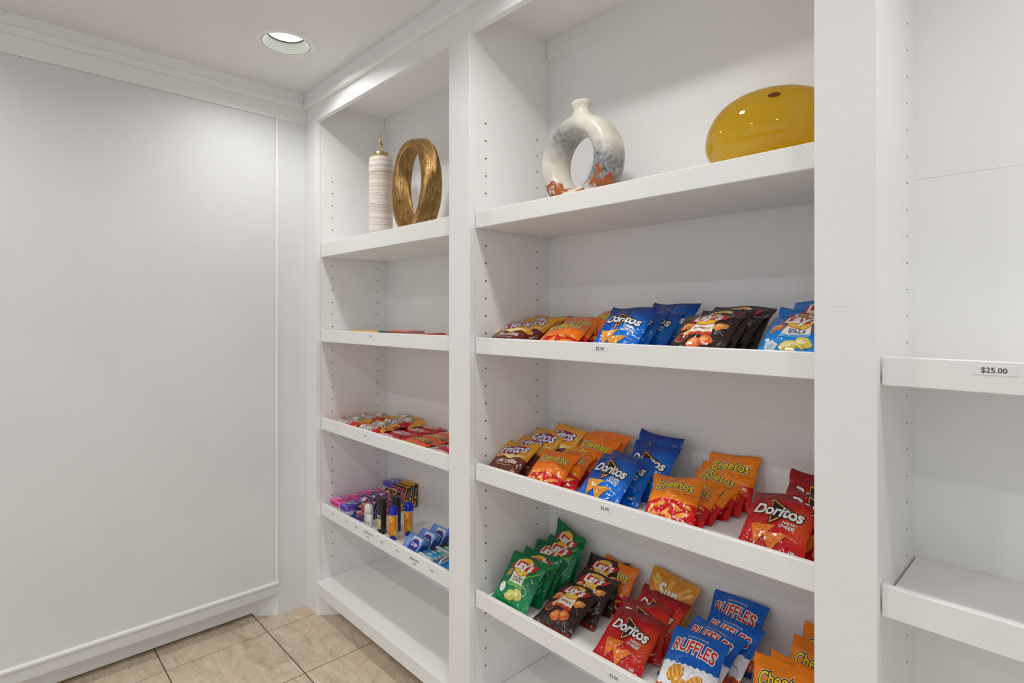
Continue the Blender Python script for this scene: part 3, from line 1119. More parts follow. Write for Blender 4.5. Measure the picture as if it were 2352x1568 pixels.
def bag_source(kind, style):
    if (kind, style) in _bags:
        return _bags[(kind, style)], False
    K = KINDS[kind]
    if kind not in _kd:
        _kd[kind] = (K['mat'](), K['art'](), {})
    m, art, cache = _kd[kind]
    sag, curl = STYLE[style]
    b = make_bag(K['nm'], K['w'], K['h'], .0185, .0075, m, m, art, cache, 7 * style + len(kind) + ord(kind[0]) % 11, sag, curl)
    _bags[(kind, style)] = b
    return b, True


def place_bag(key, kind, style, z, label, group):
    x, y, yaw, lean, w, h, roll = FIT[key]
    src, fresh = bag_source(kind, style)
    o = src if fresh else copy_tree(src)
    K = KINDS[kind]
    dz = w / 2 * abs(math.sin(roll)) * math.cos(lean)
    R = Matrix.Rotation(yaw, 4, 'Z') @ Matrix.Rotation(-lean, 4, 'X') @ Matrix.Rotation(-roll, 4, 'Y')
    o.matrix_world = Matrix.Translation((x, y, z + dz + 0.0008)) @ R @ Matrix.Diagonal((w / K['w'], 1.0, h / K['h'], 1.0))
    tag(o, label, 'chip bag', group)
    return o


FIT = {
'fritos1':(-1.323,1.199,0.087,1.072,0.142,0.173,0.037),
'fritos2':(-1.319,1.263,0.045,1.020,0.144,0.175,0.066),
'fritos3':(-1.315,1.318,-0.019,0.830,0.151,0.179,-0.032),
'fritos4':(-1.268,1.371,-0.121,0.712,0.149,0.175,-0.046),
'cheet1':(-1.143,1.199,0.133,0.988,0.136,0.161,-0.022),
'cheet2':(-1.108,1.235,0.148,1.067,0.134,0.167,0.042),
'cheet3':(-1.147,1.274,-0.030,1.038,0.139,0.170,-0.000),
'cheet4':(-1.128,1.314,-0.011,0.964,0.138,0.170,0.000),
'cheet5':(-1.115,1.357,0.014,0.771,0.146,0.169,-0.089),
'cheet6':(-1.089,1.399,0.057,0.647,0.144,0.169,-0.000),
'dorb1':(-0.942,1.205,-0.039,0.926,0.152,0.185,0.025),
'dorb2':(-0.924,1.266,0.050,0.930,0.167,0.187,0.027),
'dorb3':(-0.892,1.335,-0.022,0.721,0.154,0.186,0.005),
'dorb4':(-0.922,1.400,-0.054,0.592,0.156,0.189,-0.062),
'crun1':(-0.714,1.200,0.214,1.003,0.131,0.172,0.057),
'crun2':(-0.719,1.255,0.084,1.173,0.135,0.169,0.008),
'crun3':(-0.717,1.298,0.052,1.179,0.142,0.164,-0.074),
'crun4':(-0.700,1.351,0.075,1.045,0.138,0.171,0.001),
'crun5':(-0.691,1.393,0.083,0.921,0.145,0.165,0.027),
'crun6':(-0.679,1.434,-0.018,0.625,0.143,0.157,0.069),
'dorr1':(-0.478,1.208,-0.015,1.008,0.144,0.184,0.083),
'dorr2':(-0.424,1.265,0.002,0.841,0.155,0.185,0.000),
'dorr3':(-0.435,1.325,-0.005,0.690,0.155,0.186,-0.010),
'green1':(-1.281,1.200,0.071,0.743,0.155,0.180,-0.024),
'green2':(-1.289,1.274,0.099,0.848,0.159,0.180,0.013),
'green3':(-1.302,1.339,0.034,0.862,0.160,0.185,0.052),
'green4':(-1.285,1.397,0.044,0.579,0.156,0.172,-0.027),
'green5':(-1.300,1.470,-0.141,0.230,0.157,0.183,-0.184),
'bbq1':(-1.112,1.216,-0.021,1.138,0.147,0.182,0.032),
'bbq2':(-1.092,1.305,0.004,0.952,0.149,0.180,0.017),
'bbq3':(-1.100,1.391,0.027,0.816,0.154,0.180,0.054),
'cheetb':(-1.074,1.438,-0.100,0.586,0.142,0.155,-0.016),
'red1':(-0.872,1.200,0.036,1.070,0.154,0.183,0.028),
'red2':(-0.864,1.276,0.109,1.025,0.158,0.180,0.137),
'red3':(-0.886,1.347,-0.062,0.880,0.162,0.168,-0.042),
'sun1':(-0.885,1.422,-0.018,0.600,0.162,0.172,-0.111),
'ruf1':(-0.679,1.198,0.061,0.821,0.145,0.180,0.004),
'ruf2':(-0.704,1.260,-0.139,0.967,0.156,0.199,-0.006),
'ruf3':(-0.678,1.337,-0.155,0.853,0.156,0.184,-0.002),
'ruf4':(-0.675,1.421,-0.148,0.615,0.160,0.181,0.077),
'che1':(-0.463,1.226,0.090,0.700,0.140,0.179,0.051),
'che2':(-0.458,1.279,0.049,0.714,0.140,0.170,0.011),
'che3':(-0.444,1.356,-0.020,0.572,0.140,0.177,-0.023),
'che4':(-0.440,1.423,-0.031,0.471,0.140,0.179,-0.040),
'F1':(-1.329,1.210,0.167,1.087,0.148,0.175,-0.000),
'F2':(-1.313,1.259,0.024,1.032,0.151,0.180,-0.004),
'F3':(-1.315,1.307,0.056,0.969,0.152,0.180,-0.034),
'F4':(-1.273,1.362,-0.053,0.926,0.149,0.180,-0.002),
'C1':(-1.093,1.200,0.166,1.105,0.144,0.173,0.054),
'C2':(-1.099,1.254,0.106,0.989,0.144,0.175,0.018),
'C3':(-1.073,1.326,-0.218,0.828,0.135,0.176,-0.047),
'D1':(-0.895,1.215,0.020,0.803,0.152,0.183,-0.007),
'D2':(-0.894,1.262,0.071,0.832,0.154,0.182,-0.062),
'D3':(-0.868,1.317,0.063,0.825,0.150,0.181,-0.043),
'D4':(-0.851,1.365,0.011,0.723,0.155,0.185,-0.037),
'B1':(-0.651,1.200,0.028,0.912,0.149,0.178,0.002),
'B2':(-0.648,1.246,-0.100,0.867,0.149,0.182,0.031),
'B3':(-0.647,1.287,0.036,0.872,0.160,0.180,-0.112),
'B4':(-0.636,1.327,0.051,0.802,0.165,0.181,-0.054),
'S1':(-0.437,1.200,0.014,0.966,0.150,0.180,0.005),
'S2':(-0.438,1.250,0.000,0.852,0.150,0.180,0.000),
'S3':(-0.418,1.300,0.000,0.693,0.150,0.180,0.000),
}
D_F, D_C, D_B, D_R = 'yellow and brown corn chip bag', 'orange cheese puff bag', 'blue tortilla chip bag', 'red tortilla chip bag'
D_Q, D_G, D_V, D_U = 'dark brown barbecue potato chip bag', 'green onion potato chip bag', 'light blue vinegar potato chip bag', 'blue and white ridged chip bag'
ORD = {1: 'frontmost', 2: 'second from front', 3: 'third from front', 4: 'fourth from front', 5: 'fifth from front'}
Z2, Z3, Z4 = 1.318, 0.901, 0.485


def stack(prefix, kind, n, z, desc, where, styles):
    for i in range(1, n + 1):
        od = 'rearmost' if (i == n and n > 1) else ORD[i]
        place_bag('%s%d' % (prefix, i), kind, styles[i - 1], z, '%s, %s, %s' % (desc, od, where), '%s, %s' % (desc, where))


UP, MID, LOW = 'upper chip shelf', 'middle chip shelf', 'lowest chip shelf'
stack('F', 'fritos', 4, Z2, D_F, UP, [0, 1, 0, 2])
stack('C', 'cheet', 3, Z2, D_C, UP, [0, 1, 0])
stack('D', 'dorb', 4, Z2, D_B, UP, [1, 0, 2, 1])
stack('B', 'bbq', 4, Z2, D_Q, UP, [0, 1, 2, 0])
stack('S', 'vin', 3, Z2, D_V, UP, [0, 1, 0])
stack('fritos', 'fritos', 4, Z3, D_F, MID, [1, 0, 2, 0])
stack('cheet', 'cheet', 6, Z3, D_C, 'beside corn chips, ' + MID, [1, 0, 2, 0, 1, 0])
stack('dorb', 'dorb', 4, Z3, D_B, MID, [0, 2, 1, 1])
stack('crun', 'crun', 6, Z3, D_C, 'near the red bags, ' + MID, [0, 1, 2, 0, 1, 0])
stack('dorr', 'dorr', 3, Z3, D_R, MID, [0, 2, 1])
stack('green', 'green', 5, Z4, D_G, LOW, [0, 1, 0, 2, 1])
stack('bbq', 'bbq', 3, Z4, D_Q, LOW, [0, 2, 1])
place_bag('cheetb', 'cheet', 1, Z4, 'orange cheese puff bag behind the brown barbecue bags, lowest chip shelf', None)
stack('red', 'dorr', 3, Z4, D_R, LOW, [0, 2, 1])
place_bag('sun1', 'sun', 0, Z4, 'golden orange multigrain chip bag behind the red bags, lowest chip shelf', None)
stack('ruf', 'ruf', 4, Z4, D_U, LOW, [0, 2, 1, 0])
stack('che', 'crun', 4, Z4, D_C, 'against the right pilaster, ' + LOW, [0, 1, 2, 0])

# ------------------------------------------------------------------ decor on the top shelves
def onyx_mat():
    m = base_mat('banded_onyx', (220, 212, 206), 0.16, 0.0, 0.5)
    nt = m.node_tree
    b = nt.nodes['Principled BSDF']
    tc = nd(nt, 'ShaderNodeTexCoord')
    n = nd(nt, 'ShaderNodeTexNoise')
    setin(n, Scale=7.0, Detail=3.0, Distortion=0.4)
    nt.links.new(tc.outputs['Object'], n.inputs['Vector'])
    sp = nd(nt, 'ShaderNodeSeparateXYZ')
    nt.links.new(tc.outputs['Object'], sp.inputs[0])
    ma = nd(nt, 'ShaderNodeMath', operation='MULTIPLY_ADD')
    nt.links.new(n.outputs['Fac'], ma.inputs[0])
    ma.inputs[1].default_value = 0.030
    nt.links.new(sp.outputs[2], ma.inputs[2])
    cb = nd(nt, 'ShaderNodeCombineXYZ')
    nt.links.new(ma.outputs[0], cb.inputs[2])
    n2 = nd(nt, 'ShaderNodeTexNoise')
    setin(n2, Scale=44.0, Detail=5.0, Roughness=0.65)
    nt.links.new(cb.outputs[0], n2.inputs['Vector'])
    rp = nd(nt, 'ShaderNodeValToRGB')
    e = rp.color_ramp.elements
    e[0].position, e[0].color = 0.34, lin((128, 110, 100))
    e[1].position, e[1].color = 0.62, lin((240, 236, 230))
    for p, c in ((0.43, (184, 166, 152)), (0.49, (230, 222, 214)), (0.55, (190, 176, 164))):
        q = e.new(p)
        q.color = lin(c)
    nt.links.new(n2.outputs['Fac'], rp.inputs[0])
    nt.links.new(rp.outputs[0], b.inputs['Base Color'])
    return m


M_BRASS = base_mat('brushed_brass', (196, 176, 128), 0.3, 1.0)
bump(M_BRASS, 90, 0.12, 0.001, stretch=(1, 1, 6))
urn = empty('lidded_jar', (-2.272, 1.335, 1.768))
tag(urn, 'tall striped stone jar with a brass lid beside the gold ring sculpture', 'jar')
lathe('body', [(0.0, 0.0), (0.049, 0.0), (0.0525, 0.003), (0.0545, 0.05), (0.0545, 0.34), (0.0545, 0.366), (0.052, 0.379), (0.046, 0.385), (0.036, 0.387), (0.0, 0.387)], onyx_mat(), urn, 56)
lid = lathe('lid', [(0.0, 0.384), (0.0325, 0.384), (0.0340, 0.387), (0.0340, 0.404), (0.0325, 0.407), (0.012, 0.4075), (0.0, 0.4075)], M_BRASS, urn, 48)
# twisted leaf-like finial
vs, fs = [], []
prof = [(0.406, .0075, 0, 0), (0.414, .0055, .001, 0), (0.424, .0048, .002, .3), (0.434, .0062, .001, .7), (0.444, .0098, -.001, 1.1), (0.452, .0112, -.002, 1.5), (0.460, .0092, -.002, 1.9),
        (0.468, .0058, 0, 2.2), (0.476, .0046, .002, 2.5), (0.485, .0040, .002, 2.8), (0.494, .0030, .001, 3.0), (0.500, .0008, .0005, 3.0)]
for (z, r, ox, tw) in prof:
    for i in range(12):
        a = 2 * PI * i / 12
        x, y = r * math.cos(a), r * 0.55 * math.sin(a)
        vs.append((ox + x * math.cos(tw) - y * math.sin(tw), x * math.sin(tw) + y * math.cos(tw), z))
for k in range(len(prof) - 1):
    for i in range(12):
        fs.append((k * 12 + i, k * 12 + (i + 1) % 12, (k + 1) * 12 + (i + 1) % 12, (k + 1) * 12 + i))
me = bpy.data.meshes.new('finial')
me.from_pydata(vs, [], fs)
for p in me.polygons:
    p.use_smooth = True
new_obj('finial', me, M_BRASS, lid)


def gold_mat():
    m = base_mat('hammered_gold', (178, 136, 76), 0.30, 1.0)
    nt = m.node_tree
    b = nt.nodes['Principled BSDF']
    tc = nd(nt, 'ShaderNodeTexCoord')
    mp = nd(nt, 'ShaderNodeMapping')
    mp.inputs['Scale'].default_value = (1, 8, 1)
    n = nd(nt, 'ShaderNodeTexNoise')
    setin(n, Scale=9.0, Detail=7.0, Roughness=0.8)
    nt.links.new(tc.outputs['UV'], mp.inputs['Vector'])
    nt.links.new(mp.outputs[0], n.inputs['Vector'])
    bp = nd(nt, 'ShaderNodeBump')
    setin(bp, Strength=1.0, Distance=0.022)
    nt.links.new(n.outputs['Fac'], bp.inputs['Height'])
    nt.links.new(bp.outputs[0], b.inputs['Normal'])
    n2 = nd(nt, 'ShaderNodeTexNoise')
    setin(n2, Scale=14.0, Detail=5.0, Roughness=0.7)
    nt.links.new(tc.outputs['Object'], n2.inputs['Vector'])
    rp = nd(nt, 'ShaderNodeValToRGB')
    e = rp.color_ramp.elements
    e[0].position, e[0].color = 0.36, lin((170, 130, 76))
    e[1].position, e[1].color = 0.62, lin((216, 178, 116))
    nt.links.new(n2.outputs['Fac'], rp.inputs[0])
    # dark patina left in the brushed grooves
    rg = nd(nt, 'ShaderNodeValToRGB')
    e = rg.color_ramp.elements
    e[0].position, e[0].color = 0.36, lin((120, 90, 62))
    e[1].position, e[1].color = 0.50, (1, 1, 1, 1)
    nt.links.new(n.outputs['Fac'], rg.inputs[0])
    ml = nd(nt, 'ShaderNodeMix', data_type='RGBA', blend_type='MULTIPLY')
    ml.inputs[0].default_value = 1.0
    nt.links.new(rp.outputs[0], ml.inputs[6])
    nt.links.new(rg.outputs[0], ml.inputs[7])
    nt.links.new(ml.outputs[2], b.inputs['Base Color'])
    return m


# gold ring: a soft rectangular band carried once round an oval while it makes half a turn
NR, NP = 120, 40
vs, fs, uv = [], [], []
AX, AZ = 0.113, 0.180
for i in range(NR):
    a = 2 * PI * i / NR
    ctr = Vector((AX * math.sin(a), 0, 0.205 - AZ * math.cos(a)))
    rad = Vector((math.sin(a) / AX, 0, -math.cos(a) / AZ)).normalized()
    tw = PI / 2 - 0.5 * math.sin(a) + 0.25 * math.cos(a)
    e1 = rad * math.cos(tw) + Vector((0, 1, 0)) * math.sin(tw)
    e2 = -rad * math.sin(tw) + Vector((0, 1, 0)) * math.cos(tw)
    k = 1.0 + 0.10 * math.cos(a)
    for j in range(NP):
        t = 2 * PI * j / NP
        c, s = math.cos(t), math.sin(t)
        x = 0.043 * k * math.copysign(abs(c) ** 0.55, c)
        y = 0.0215 * k * math.copysign(abs(s) ** 0.75, s)
        p = ctr + e1 * x + e2 * y
        vs.append((p.x, p.y, max(p.z, 0.0)))
        uv.append((i / NR * 3, j / NP))
for i in range(NR):
    sh = 0
    for j in range(NP):
        fs.append((i * NP + j, i * NP + (j + 1) % NP, ((i + 1) % NR) * NP + (j + 1 + sh) % NP, ((i + 1) % NR) * NP + (j + sh) % NP))
me = bpy.data.meshes.new('ring_sculpture')
me.from_pydata(vs, [], fs)
ul = me.uv_layers.new(name='UVMap')
for lp in me.loops:
    ul.data[lp.index].uv = uv[lp.vertex_index]
for p in me.polygons:
    p.use_smooth = True
ring = new_obj('ring_sculpture', me, gold_mat())
ring.location = (-1.985, 1.335, 1.7685)
tag(ring, 'twisted gold oval ring sculpture on the top shelf of the narrow bay', 'sculpture')


def glaze_mat():
    m = base_mat('crackled_glaze', (220, 214, 200), 0.36, 0.0, 0.5)
    nt = m.node_tree
    b = nt.nodes['Principled BSDF']
    tc = nd(nt, 'ShaderNodeTexCoord')
    sp = nd(nt, 'ShaderNodeSeparateXYZ')
    nt.links.new(tc.outputs['Object'], sp.inputs[0])

    def mth(op, a, bb):
        n = nd(nt, 'ShaderNodeMath', operation=op)
        n.use_clamp = op == 'MULTIPLY_ADD'
        for i, v in enumerate((a, bb)):
            if isinstance(v, (int, float)):
                n.inputs[i].default_value = v
            else:
                nt.links.new(v, n.inputs[i])
        return n.outputs[0]

    def ramp(src, lo, hi, c0, c1):
        r = nd(nt, 'ShaderNodeValToRGB')
        e = r.color_ramp.elements
        e[0].position, e[0].color = lo, c0
        e[1].position, e[1].color = hi, c1
        nt.links.new(src, r.inputs[0])
        return r.outputs[0]

    def noi(scale, detail=5.0, rough=0.6, loc=(0, 0, 0)):
        mp = nd(nt, 'ShaderNodeMapping')
        mp.inputs['Location'].default_value = loc
        n = nd(nt, 'ShaderNodeTexNoise')
        setin(n, Scale=scale, Detail=detail, Roughness=rough)
        nt.links.new(tc.outputs['Object'], mp.inputs['Vector'])
        nt.links.new(mp.outputs[0], n.inputs['Vector'])
        return n.outputs['Fac']

    def mix(f, a, bb):
        mx = nd(nt, 'ShaderNodeMix', data_type='RGBA')
        nt.links.new(f, mx.inputs[0])
        for k, v in ((6, a), (7, bb)):
            if isinstance(v, tuple):
                mx.inputs[k].default_value = v
            else:
                nt.links.new(v, mx.inputs[k])
        return mx.outputs[2]
    K0, K1 = (0, 0, 0, 1), (1, 1, 1, 1)
    base = ramp(noi(7.0), 0.36, 0.62, lin((196, 192, 182)), lin((228, 222, 206)))
    # grey-blue smoke: upper left shoulder and lower right flank
    dx = mth('ADD', sp.outputs[0], -0.095)
    dz = mth('ADD', sp.outputs[2], -0.098)
    d1 = mth('SQRT', mth('ADD', mth('MULTIPLY', dx, dx), mth('MULTIPLY', dz, dz)), 0.0)
    ex = mth('ADD', sp.outputs[0], 0.055)
    ez = mth('ADD', sp.outputs[2], -0.225)
    d2 = mth('SQRT', mth('ADD', mth('MULTIPLY', ex, ex), mth('MULTIPLY', ez, ez)), 0.0)
    nf = mth('MULTIPLY', noi(22.0, 8.0, 0.75), 0.09)
    s1 = ramp(mth('ADD', d1, nf), 0.085, 0.135, K1, K0)
    s2 = ramp(mth('ADD', d2, nf), 0.055, 0.14, (0.8, 0.8, 0.8, 1), K0)
    smoke = ramp(noi(60.0, 6.0, 0.8), 0.38, 0.66, lin((66, 70, 82)), lin((176, 176, 176)))
    c = mix(s1, base, smoke)
    c = mix(s2, c, smoke)
    # bare terracotta creeping up from the foot with ragged edges
    hz = mth('ADD', sp.outputs[2], mth('MULTIPLY', noi(16.0, 9.0, 0.7, (3, 1, 0)), -0.30))
    f = ramp(mth('ADD', hz, 0.15), 0.064, 0.069, K1, K0)
    c = mix(f, c, ramp(noi(30.0), 0.3, 0.7, lin((140, 70, 24)), lin((170, 92, 38))))
    nt.links.new(c, b.inputs['Base Color'])
    bp = nd(nt, 'ShaderNodeBump')
    setin(bp, Strength=0.15, Distance=0.002)
    nt.links.new(noi(70.0), bp.inputs['Height'])
    nt.links.new(bp.outputs[0], b.inputs['Normal'])
    return m


M_GLAZE = glaze_mat()
vase = empty('ring_vase', (-1.106, 1.362, 1.7625))
tag(vase, 'round white and grey ring vase with rust-coloured foot on the top shelf', 'vase')
NR, NP = 96, 36
vs, fs = [], []
for i in range(NR):
    a = 2 * PI * i / NR
    # inner oval hole and outer oval
    inx, inz = 0.069 * math.sin(a), 0.140 - 0.082 * math.cos(a)
    oux, ouz = 0.145 * math.sin(a), 0.139 - 0.146 * math.cos(a)
    ci = Vector((inx, 0, inz))
    co = Vector((oux, 0, ouz))
    mid, half = (ci + co) / 2, (co - ci) / 2
    for j in range(NP):
        t = 2 * PI * j / NP
        c, s = math.cos(t), math.sin(t)
        p = mid + half * math.copysign(abs(c) ** 0.8, c) + Vector((0, 0.052 * math.copysign(abs(s) ** 0.85, s), 0))
        vs.append((p.x, p.y, max(0.0, p.z)))
for i in range(NR):
    for j in range(NP):
        fs.append((i * NP + j, ((i + 1) % NR) * NP + j, ((i + 1) % NR) * NP + (j + 1) % NP, i * NP + (j + 1) % NP))
me = bpy.data.meshes.new('body')
me.from_pydata(vs, [], fs)
bm = bmesh.new()
bm.from_mesh(me)
bmesh.ops.recalc_face_normals(bm, faces=bm.faces[:])
bm.to_mesh(me)
bm.free()
for p in me.polygons:
    p.use_smooth = True
new_obj('body', me, M_GLAZE, vase)
lathe('neck', [(0.052, 0.268), (0.040, 0.282), (0.0315, 0.291), (0.0275, 0.300), (0.0280, 0.309), (0.0325, 0.317), (0.0355, 0.3235), (0.0355, 0.328), (0.0325, 0.3305), (0.027, 0.329), (0.0235, 0.320), (0.022, 0.300)],
      M_GLAZE, vase, 40, sy=0.86)

# amber glass float: thin blown shell
m = bpy.data.materials.new('amber_glass')
m.use_nodes = True
nt = m.node_tree
nt.nodes.remove(nt.nodes['Principled BSDF'])
out = nt.nodes['Material Output']
lw = nd(nt, 'ShaderNodeLayerWeight')
lw.inputs['Blend'].default_value = 0.32
rp = nd(nt, 'ShaderNodeValToRGB')
e = rp.color_ramp.elements
e[0].position, e[0].color = 0.0, (0.85, 0.675, 0.10, 1)
e[1].position, e[1].color = 1.0, (0.66, 0.45, 0.05, 1)
q = e.new(0.80)
q.color = (0.81, 0.615, 0.075, 1)
nt.links.new(lw.outputs['Facing'], rp.inputs[0])
tb = nd(nt, 'ShaderNodeBsdfTransparent')
nt.links.new(rp.outputs[0], tb.inputs[0])
df = nd(nt, 'ShaderNodeBsdfTranslucent')
df.inputs[0].default_value = (0.72, 0.42, 0.03, 1)
m1 = nd(nt, 'ShaderNodeMixShader')
m1.inputs[0].default_value = 0.025
nt.links.new(tb.outputs[0], m1.inputs[1])
nt.links.new(df.outputs[0], m1.inputs[2])
gl = nd(nt, 'ShaderNodeBsdfGlossy')
gl.inputs['Roughness'].default_value = 0.02
lf = nd(nt, 'ShaderNodeLayerWeight')
lf.inputs['Blend'].default_value = 0.5
pw = nd(nt, 'ShaderNodeMath', operation='POWER')
nt.links.new(lf.outputs['Facing'], pw.inputs[0])
pw.inputs[1].default_value = 4.0
fr = nd(nt, 'ShaderNodeMath', operation='MULTIPLY_ADD')
nt.links.new(pw.outputs[0], fr.inputs[0])
fr.inputs[1].default_value = 0.5
fr.inputs[2].default_value = 0.045
m2 = nd(nt, 'ShaderNodeMixShader')
nt.links.new(fr.outputs[0], m2.inputs[0])
nt.links.new(m1.outputs[0], m2.inputs[1])
nt.links.new(gl.outputs[0], m2.inputs[2])
nt.links.new(m2.outputs[0], out.inputs['Surface'])
M_AMBER = m
prof = []
for i in range(41):
    a = -PI / 2 + PI * i / 40
    prof.append((0.155 * max(0.0, math.cos(a)) ** (0.70 if a < 0 else 0.76), max(0.0, 0.072 + (0.074 if a < 0 else 0.114) * math.sin(a))))
prof[0] = (0.0, 0.0)
prof[-1] = (0.0, prof[-2][1] - 0.001)
am = lathe('glass_float', prof, M_AMBER, None, 72, (-0.520, 1.362, 1.7625))
nb = lathe('pontil_mark', [(0.0, 0.1865), (0.008, 0.1868), (0.0125, 0.1858), (0.0145, 0.1842), (0.0125, 0.1830), (0.0, 0.1825)], pm((96, 60, 18), 0.2), am, 24)
tag(am, 'amber glass globe with dark button on top, half behind the right pilaster', 'glass ornament')

# ------------------------------------------------------------------ gum packs on the second narrow shelf
ZL2 = 1.3195


def carton(name, w, d, h, col, parent=None, bev=0.002, seg=2, rough=0.35, smooth=False):
    return box(name, -w / 2, w / 2, -d / 2, d / 2, 0, h, pm(col, rough), parent, bev, seg, smooth)


GUM = [(-2.285, 1.250, .070, .036, (232, 190, 70), 'yellow gum pack, first from the left in the low row'),
       (-2.205, 1.250, .072, .034, (222, 196, 130), 'tan gum pack between two yellow gum packs'),
       (-2.128, 1.250, .066, .035, (228, 178, 52), 'yellow gum pack touching the green pack'),
       (-2.066, 1.262, .052, .042, (80, 150, 118), 'green gum pack in the middle of the low row'),
       (-2.010, 1.262, .050, .042, (188, 116, 120), 'dusty pink gum pack right of the green pack'),
       (-1.955, 1.262, .050, .043, (232, 120, 44), 'orange gum pack between pink and mauve packs'),
       (-1.900, 1.262, .048, .042, (196, 128, 136), 'mauve gum pack with a dark flap, right of orange pack'),
       (-1.838, 1.25, .060, .030, (146, 150, 148), 'flat grey gum pack right of the mauve pack'),
       (-1.760, 1.25, .080, .030, (214, 70, 44), 'flat red gum pack with raised corner'),
       (-1.680, 1.25, .070, .030, (150, 120, 84), 'flat brown gum pack between two red packs'),
       (-1.600, 1.25, .080, .0325, (206, 66, 60), 'flat red gum pack nearest the divider')]
for i, (x, y, w, h, col, lb) in enumerate(GUM):
    t = carton('gum_pack', w, .085, h, col)
    t.location = (x, y, ZL2)
    tag(t, lb, 'gum pack', 'gum packs on the second narrow shelf')
    fl = box('flap', -w / 2 + .002, w / 2 - .002, -.0432, -.0425, .004, h - .006, pm(tuple(int(c * .55) for c in col), .4), t, 0)
    a = Art()
    a.ell('print', (240, 236, 220), 0, 0, h * .5, w * .3, h * .22)
    art_parts(a, flat_surf((0, -.0432, 0), (1, 0, 0), (0, 0, 1)), [], [], fl)
    if i == 8:
        t.rotation_euler = (0, math.radians(-4), 0)
        t.location.z += .003

# ------------------------------------------------------------------ candy on the third narrow shelf
ZL3 = 0.9005


def art_pouch(yellow):
    a = Art()
    bc_ = (62, 34, 26)
    a.poly('logo', (250, 244, 236) if not yellow else (248, 226, 150), 0, [(-.026, .028), (-.020, .150), (.024, .158), (.022, .034)])
    a.poly('logo', (196, 24, 34) if not yellow else (232, 172, 44), 1, [(-.024, .030), (-.018, .148), (.022, .156), (.020, .036)])
    a.text('logo', "M&M's", .001, .092, .118, [(WHITE, .10), (bc_, .075), ((226, 222, 218), .008)], 2, 1.35, .22, PI / 2)
    c = (60, 140, 62) if not yellow else (214, 176, 70)
    a.ell('candy_picture', c, 3, .026, .070, .007, .009)
    a.text('small_print', 'PEANUT' if yellow else 'PEANUT BUTTER', -.030, .120, .050, [(bc_ if yellow else WHITE, .02)], 1, 1, 0, PI / 2)
    return a


def art_wafer():
    a = Art()
    a.ell('logo', (250, 240, 236), 0, .003, .078, .0245, .050)
    a.ell('logo', (198, 30, 38), 1, .003, .078, .0225, .047)
    a.ell('logo', WHITE, 2, .003, .078, .0205, .044)
    a.text('logo', 'KitKat', .002, .078, .074, [((200, 24, 32), .03)], 3, 1.25, .2, PI / 2)
    a.ell('wafer_picture', (120, 66, 40), 1, .024, .118, .006, .012)
    a.text('small_print', 'WAFER', -.026, .036, .022, [(WHITE, .01)], 1, 1, 0, PI / 2)
    return a


def art_cups():
    a = Art()
    a.poly('logo', (92, 50, 34), 0, [(-.016, .036), (-.019, .140), (.010, .150), (.018, .132), (.014, .034)])
    a.text('logo', "REESE'S", -.001, .086, .096, [((70, 36, 20), .07), ((246, 208, 60), .02)], 1, 1.35, .1, PI / 2)
    a.ell('cup_picture', (70, 40, 30), 2, .012, .144, .013, .016)
    a.ell('cup_picture', (110, 66, 42), 3, .012, .144, .010, .012)
    return a


def candy(name, w, h, tf, tb, cols, art, seed, wr, glow=None):
    m = foil_mat(name + '_film' + str(seed), [(cols[0], .5), (cols[1], 1.0)], .0, 1, 0, 0, .2, glow=glow)
    return make_bag(name, w, h, tf, tb, m, m, art, {}, seed, 0, .002, wr)


def lay_flat(o, x, y, z, yaw=0.0, pitch=0.0, sc=(1, 1, 1)):
    """bag long axis along +x, print upward, the far edge raised by pitch; x, y = middle of the left hem"""
    R = Matrix(((0, 0, 1, 0), (-1, 0, 0, 0), (0, -1, 0, 0), (0, 0, 0, 1)))
    o.matrix_world = Matrix.Translation((x, y, z)) @ Matrix.Rotation(yaw, 4, 'Z') @ Matrix.Rotation(pitch, 4, 'X') @ R @ Matrix.Diagonal((sc[0], sc[1], sc[2], 1))


RED, YEL = ((206, 26, 38), (196, 22, 34)), ((236, 176, 44), (226, 160, 36))
src_r = candy('candy_pouch', .085, .188, .011, .006, RED, art_pouch(False), 3, 1.0)
src_y = candy('candy_pouch', .085, .188, .011, .006, YEL, art_pouch(True), 4, 1.0)
PG = 'peanut candy pouches on the candy shelf'
POUCH = [('r', -2.540, 1.243, .010, 'red candy pouch at the front left corner of the candy shelf'),
         ('y', -2.535, 1.303, .016, 'yellow candy pouch directly behind the front left red pouch'),
         ('r', -2.538, 1.363, .018, 'red candy pouch between two yellow pouches in the left column'),
         ('y', -2.532, 1.420, .020, 'yellow candy pouch near the back of the left column'),
         ('y', -2.400, 1.475, .022, 'yellow candy pouch at the very back against the rear panel'),
         ('r', -2.335, 1.246, .012, 'red candy pouch at the front, beside the wafer packs'),
         ('y', -2.325, 1.306, .019, 'yellow candy pouch directly behind the front red pouch beside wafer packs'),
         ('r', -2.320, 1.362, .024, 'red candy pouch in the middle of the second column'),
         ('y', -2.300, 1.425, .024, 'yellow candy pouch behind the middle red pouch, second column')]
used = set()
for k, (c, x, y, dz, lb) in enumerate(POUCH):
    s = src_r if c == 'r' else src_y
    o = s if c not in used else copy_tree(s)
    used.add(c)
    lay_flat(o, x, y, ZL3 + dz, math.radians((k * 37) % 9 - 4), math.radians(11), (1.12, 1.1, 1.0))
    tag(o, lb, 'candy', PG)
src_k = candy('wafer_pack', .080, .150, .0075, .005, ((196, 20, 34), (196, 20, 34)), art_wafer(), 5, .35)
src_c = candy('peanut_cup_pack', .068, .175, .0085, .006, ((240, 96, 36), (236, 88, 30)), art_cups(), 6, .3)
PK = [(-2.135, 1.242, 'nearest the front lip'), (-2.132, 1.322, 'second from the front lip'), (-2.145, 1.402, 'third from the front lip'), (-2.150, 1.480, 'farthest back')]
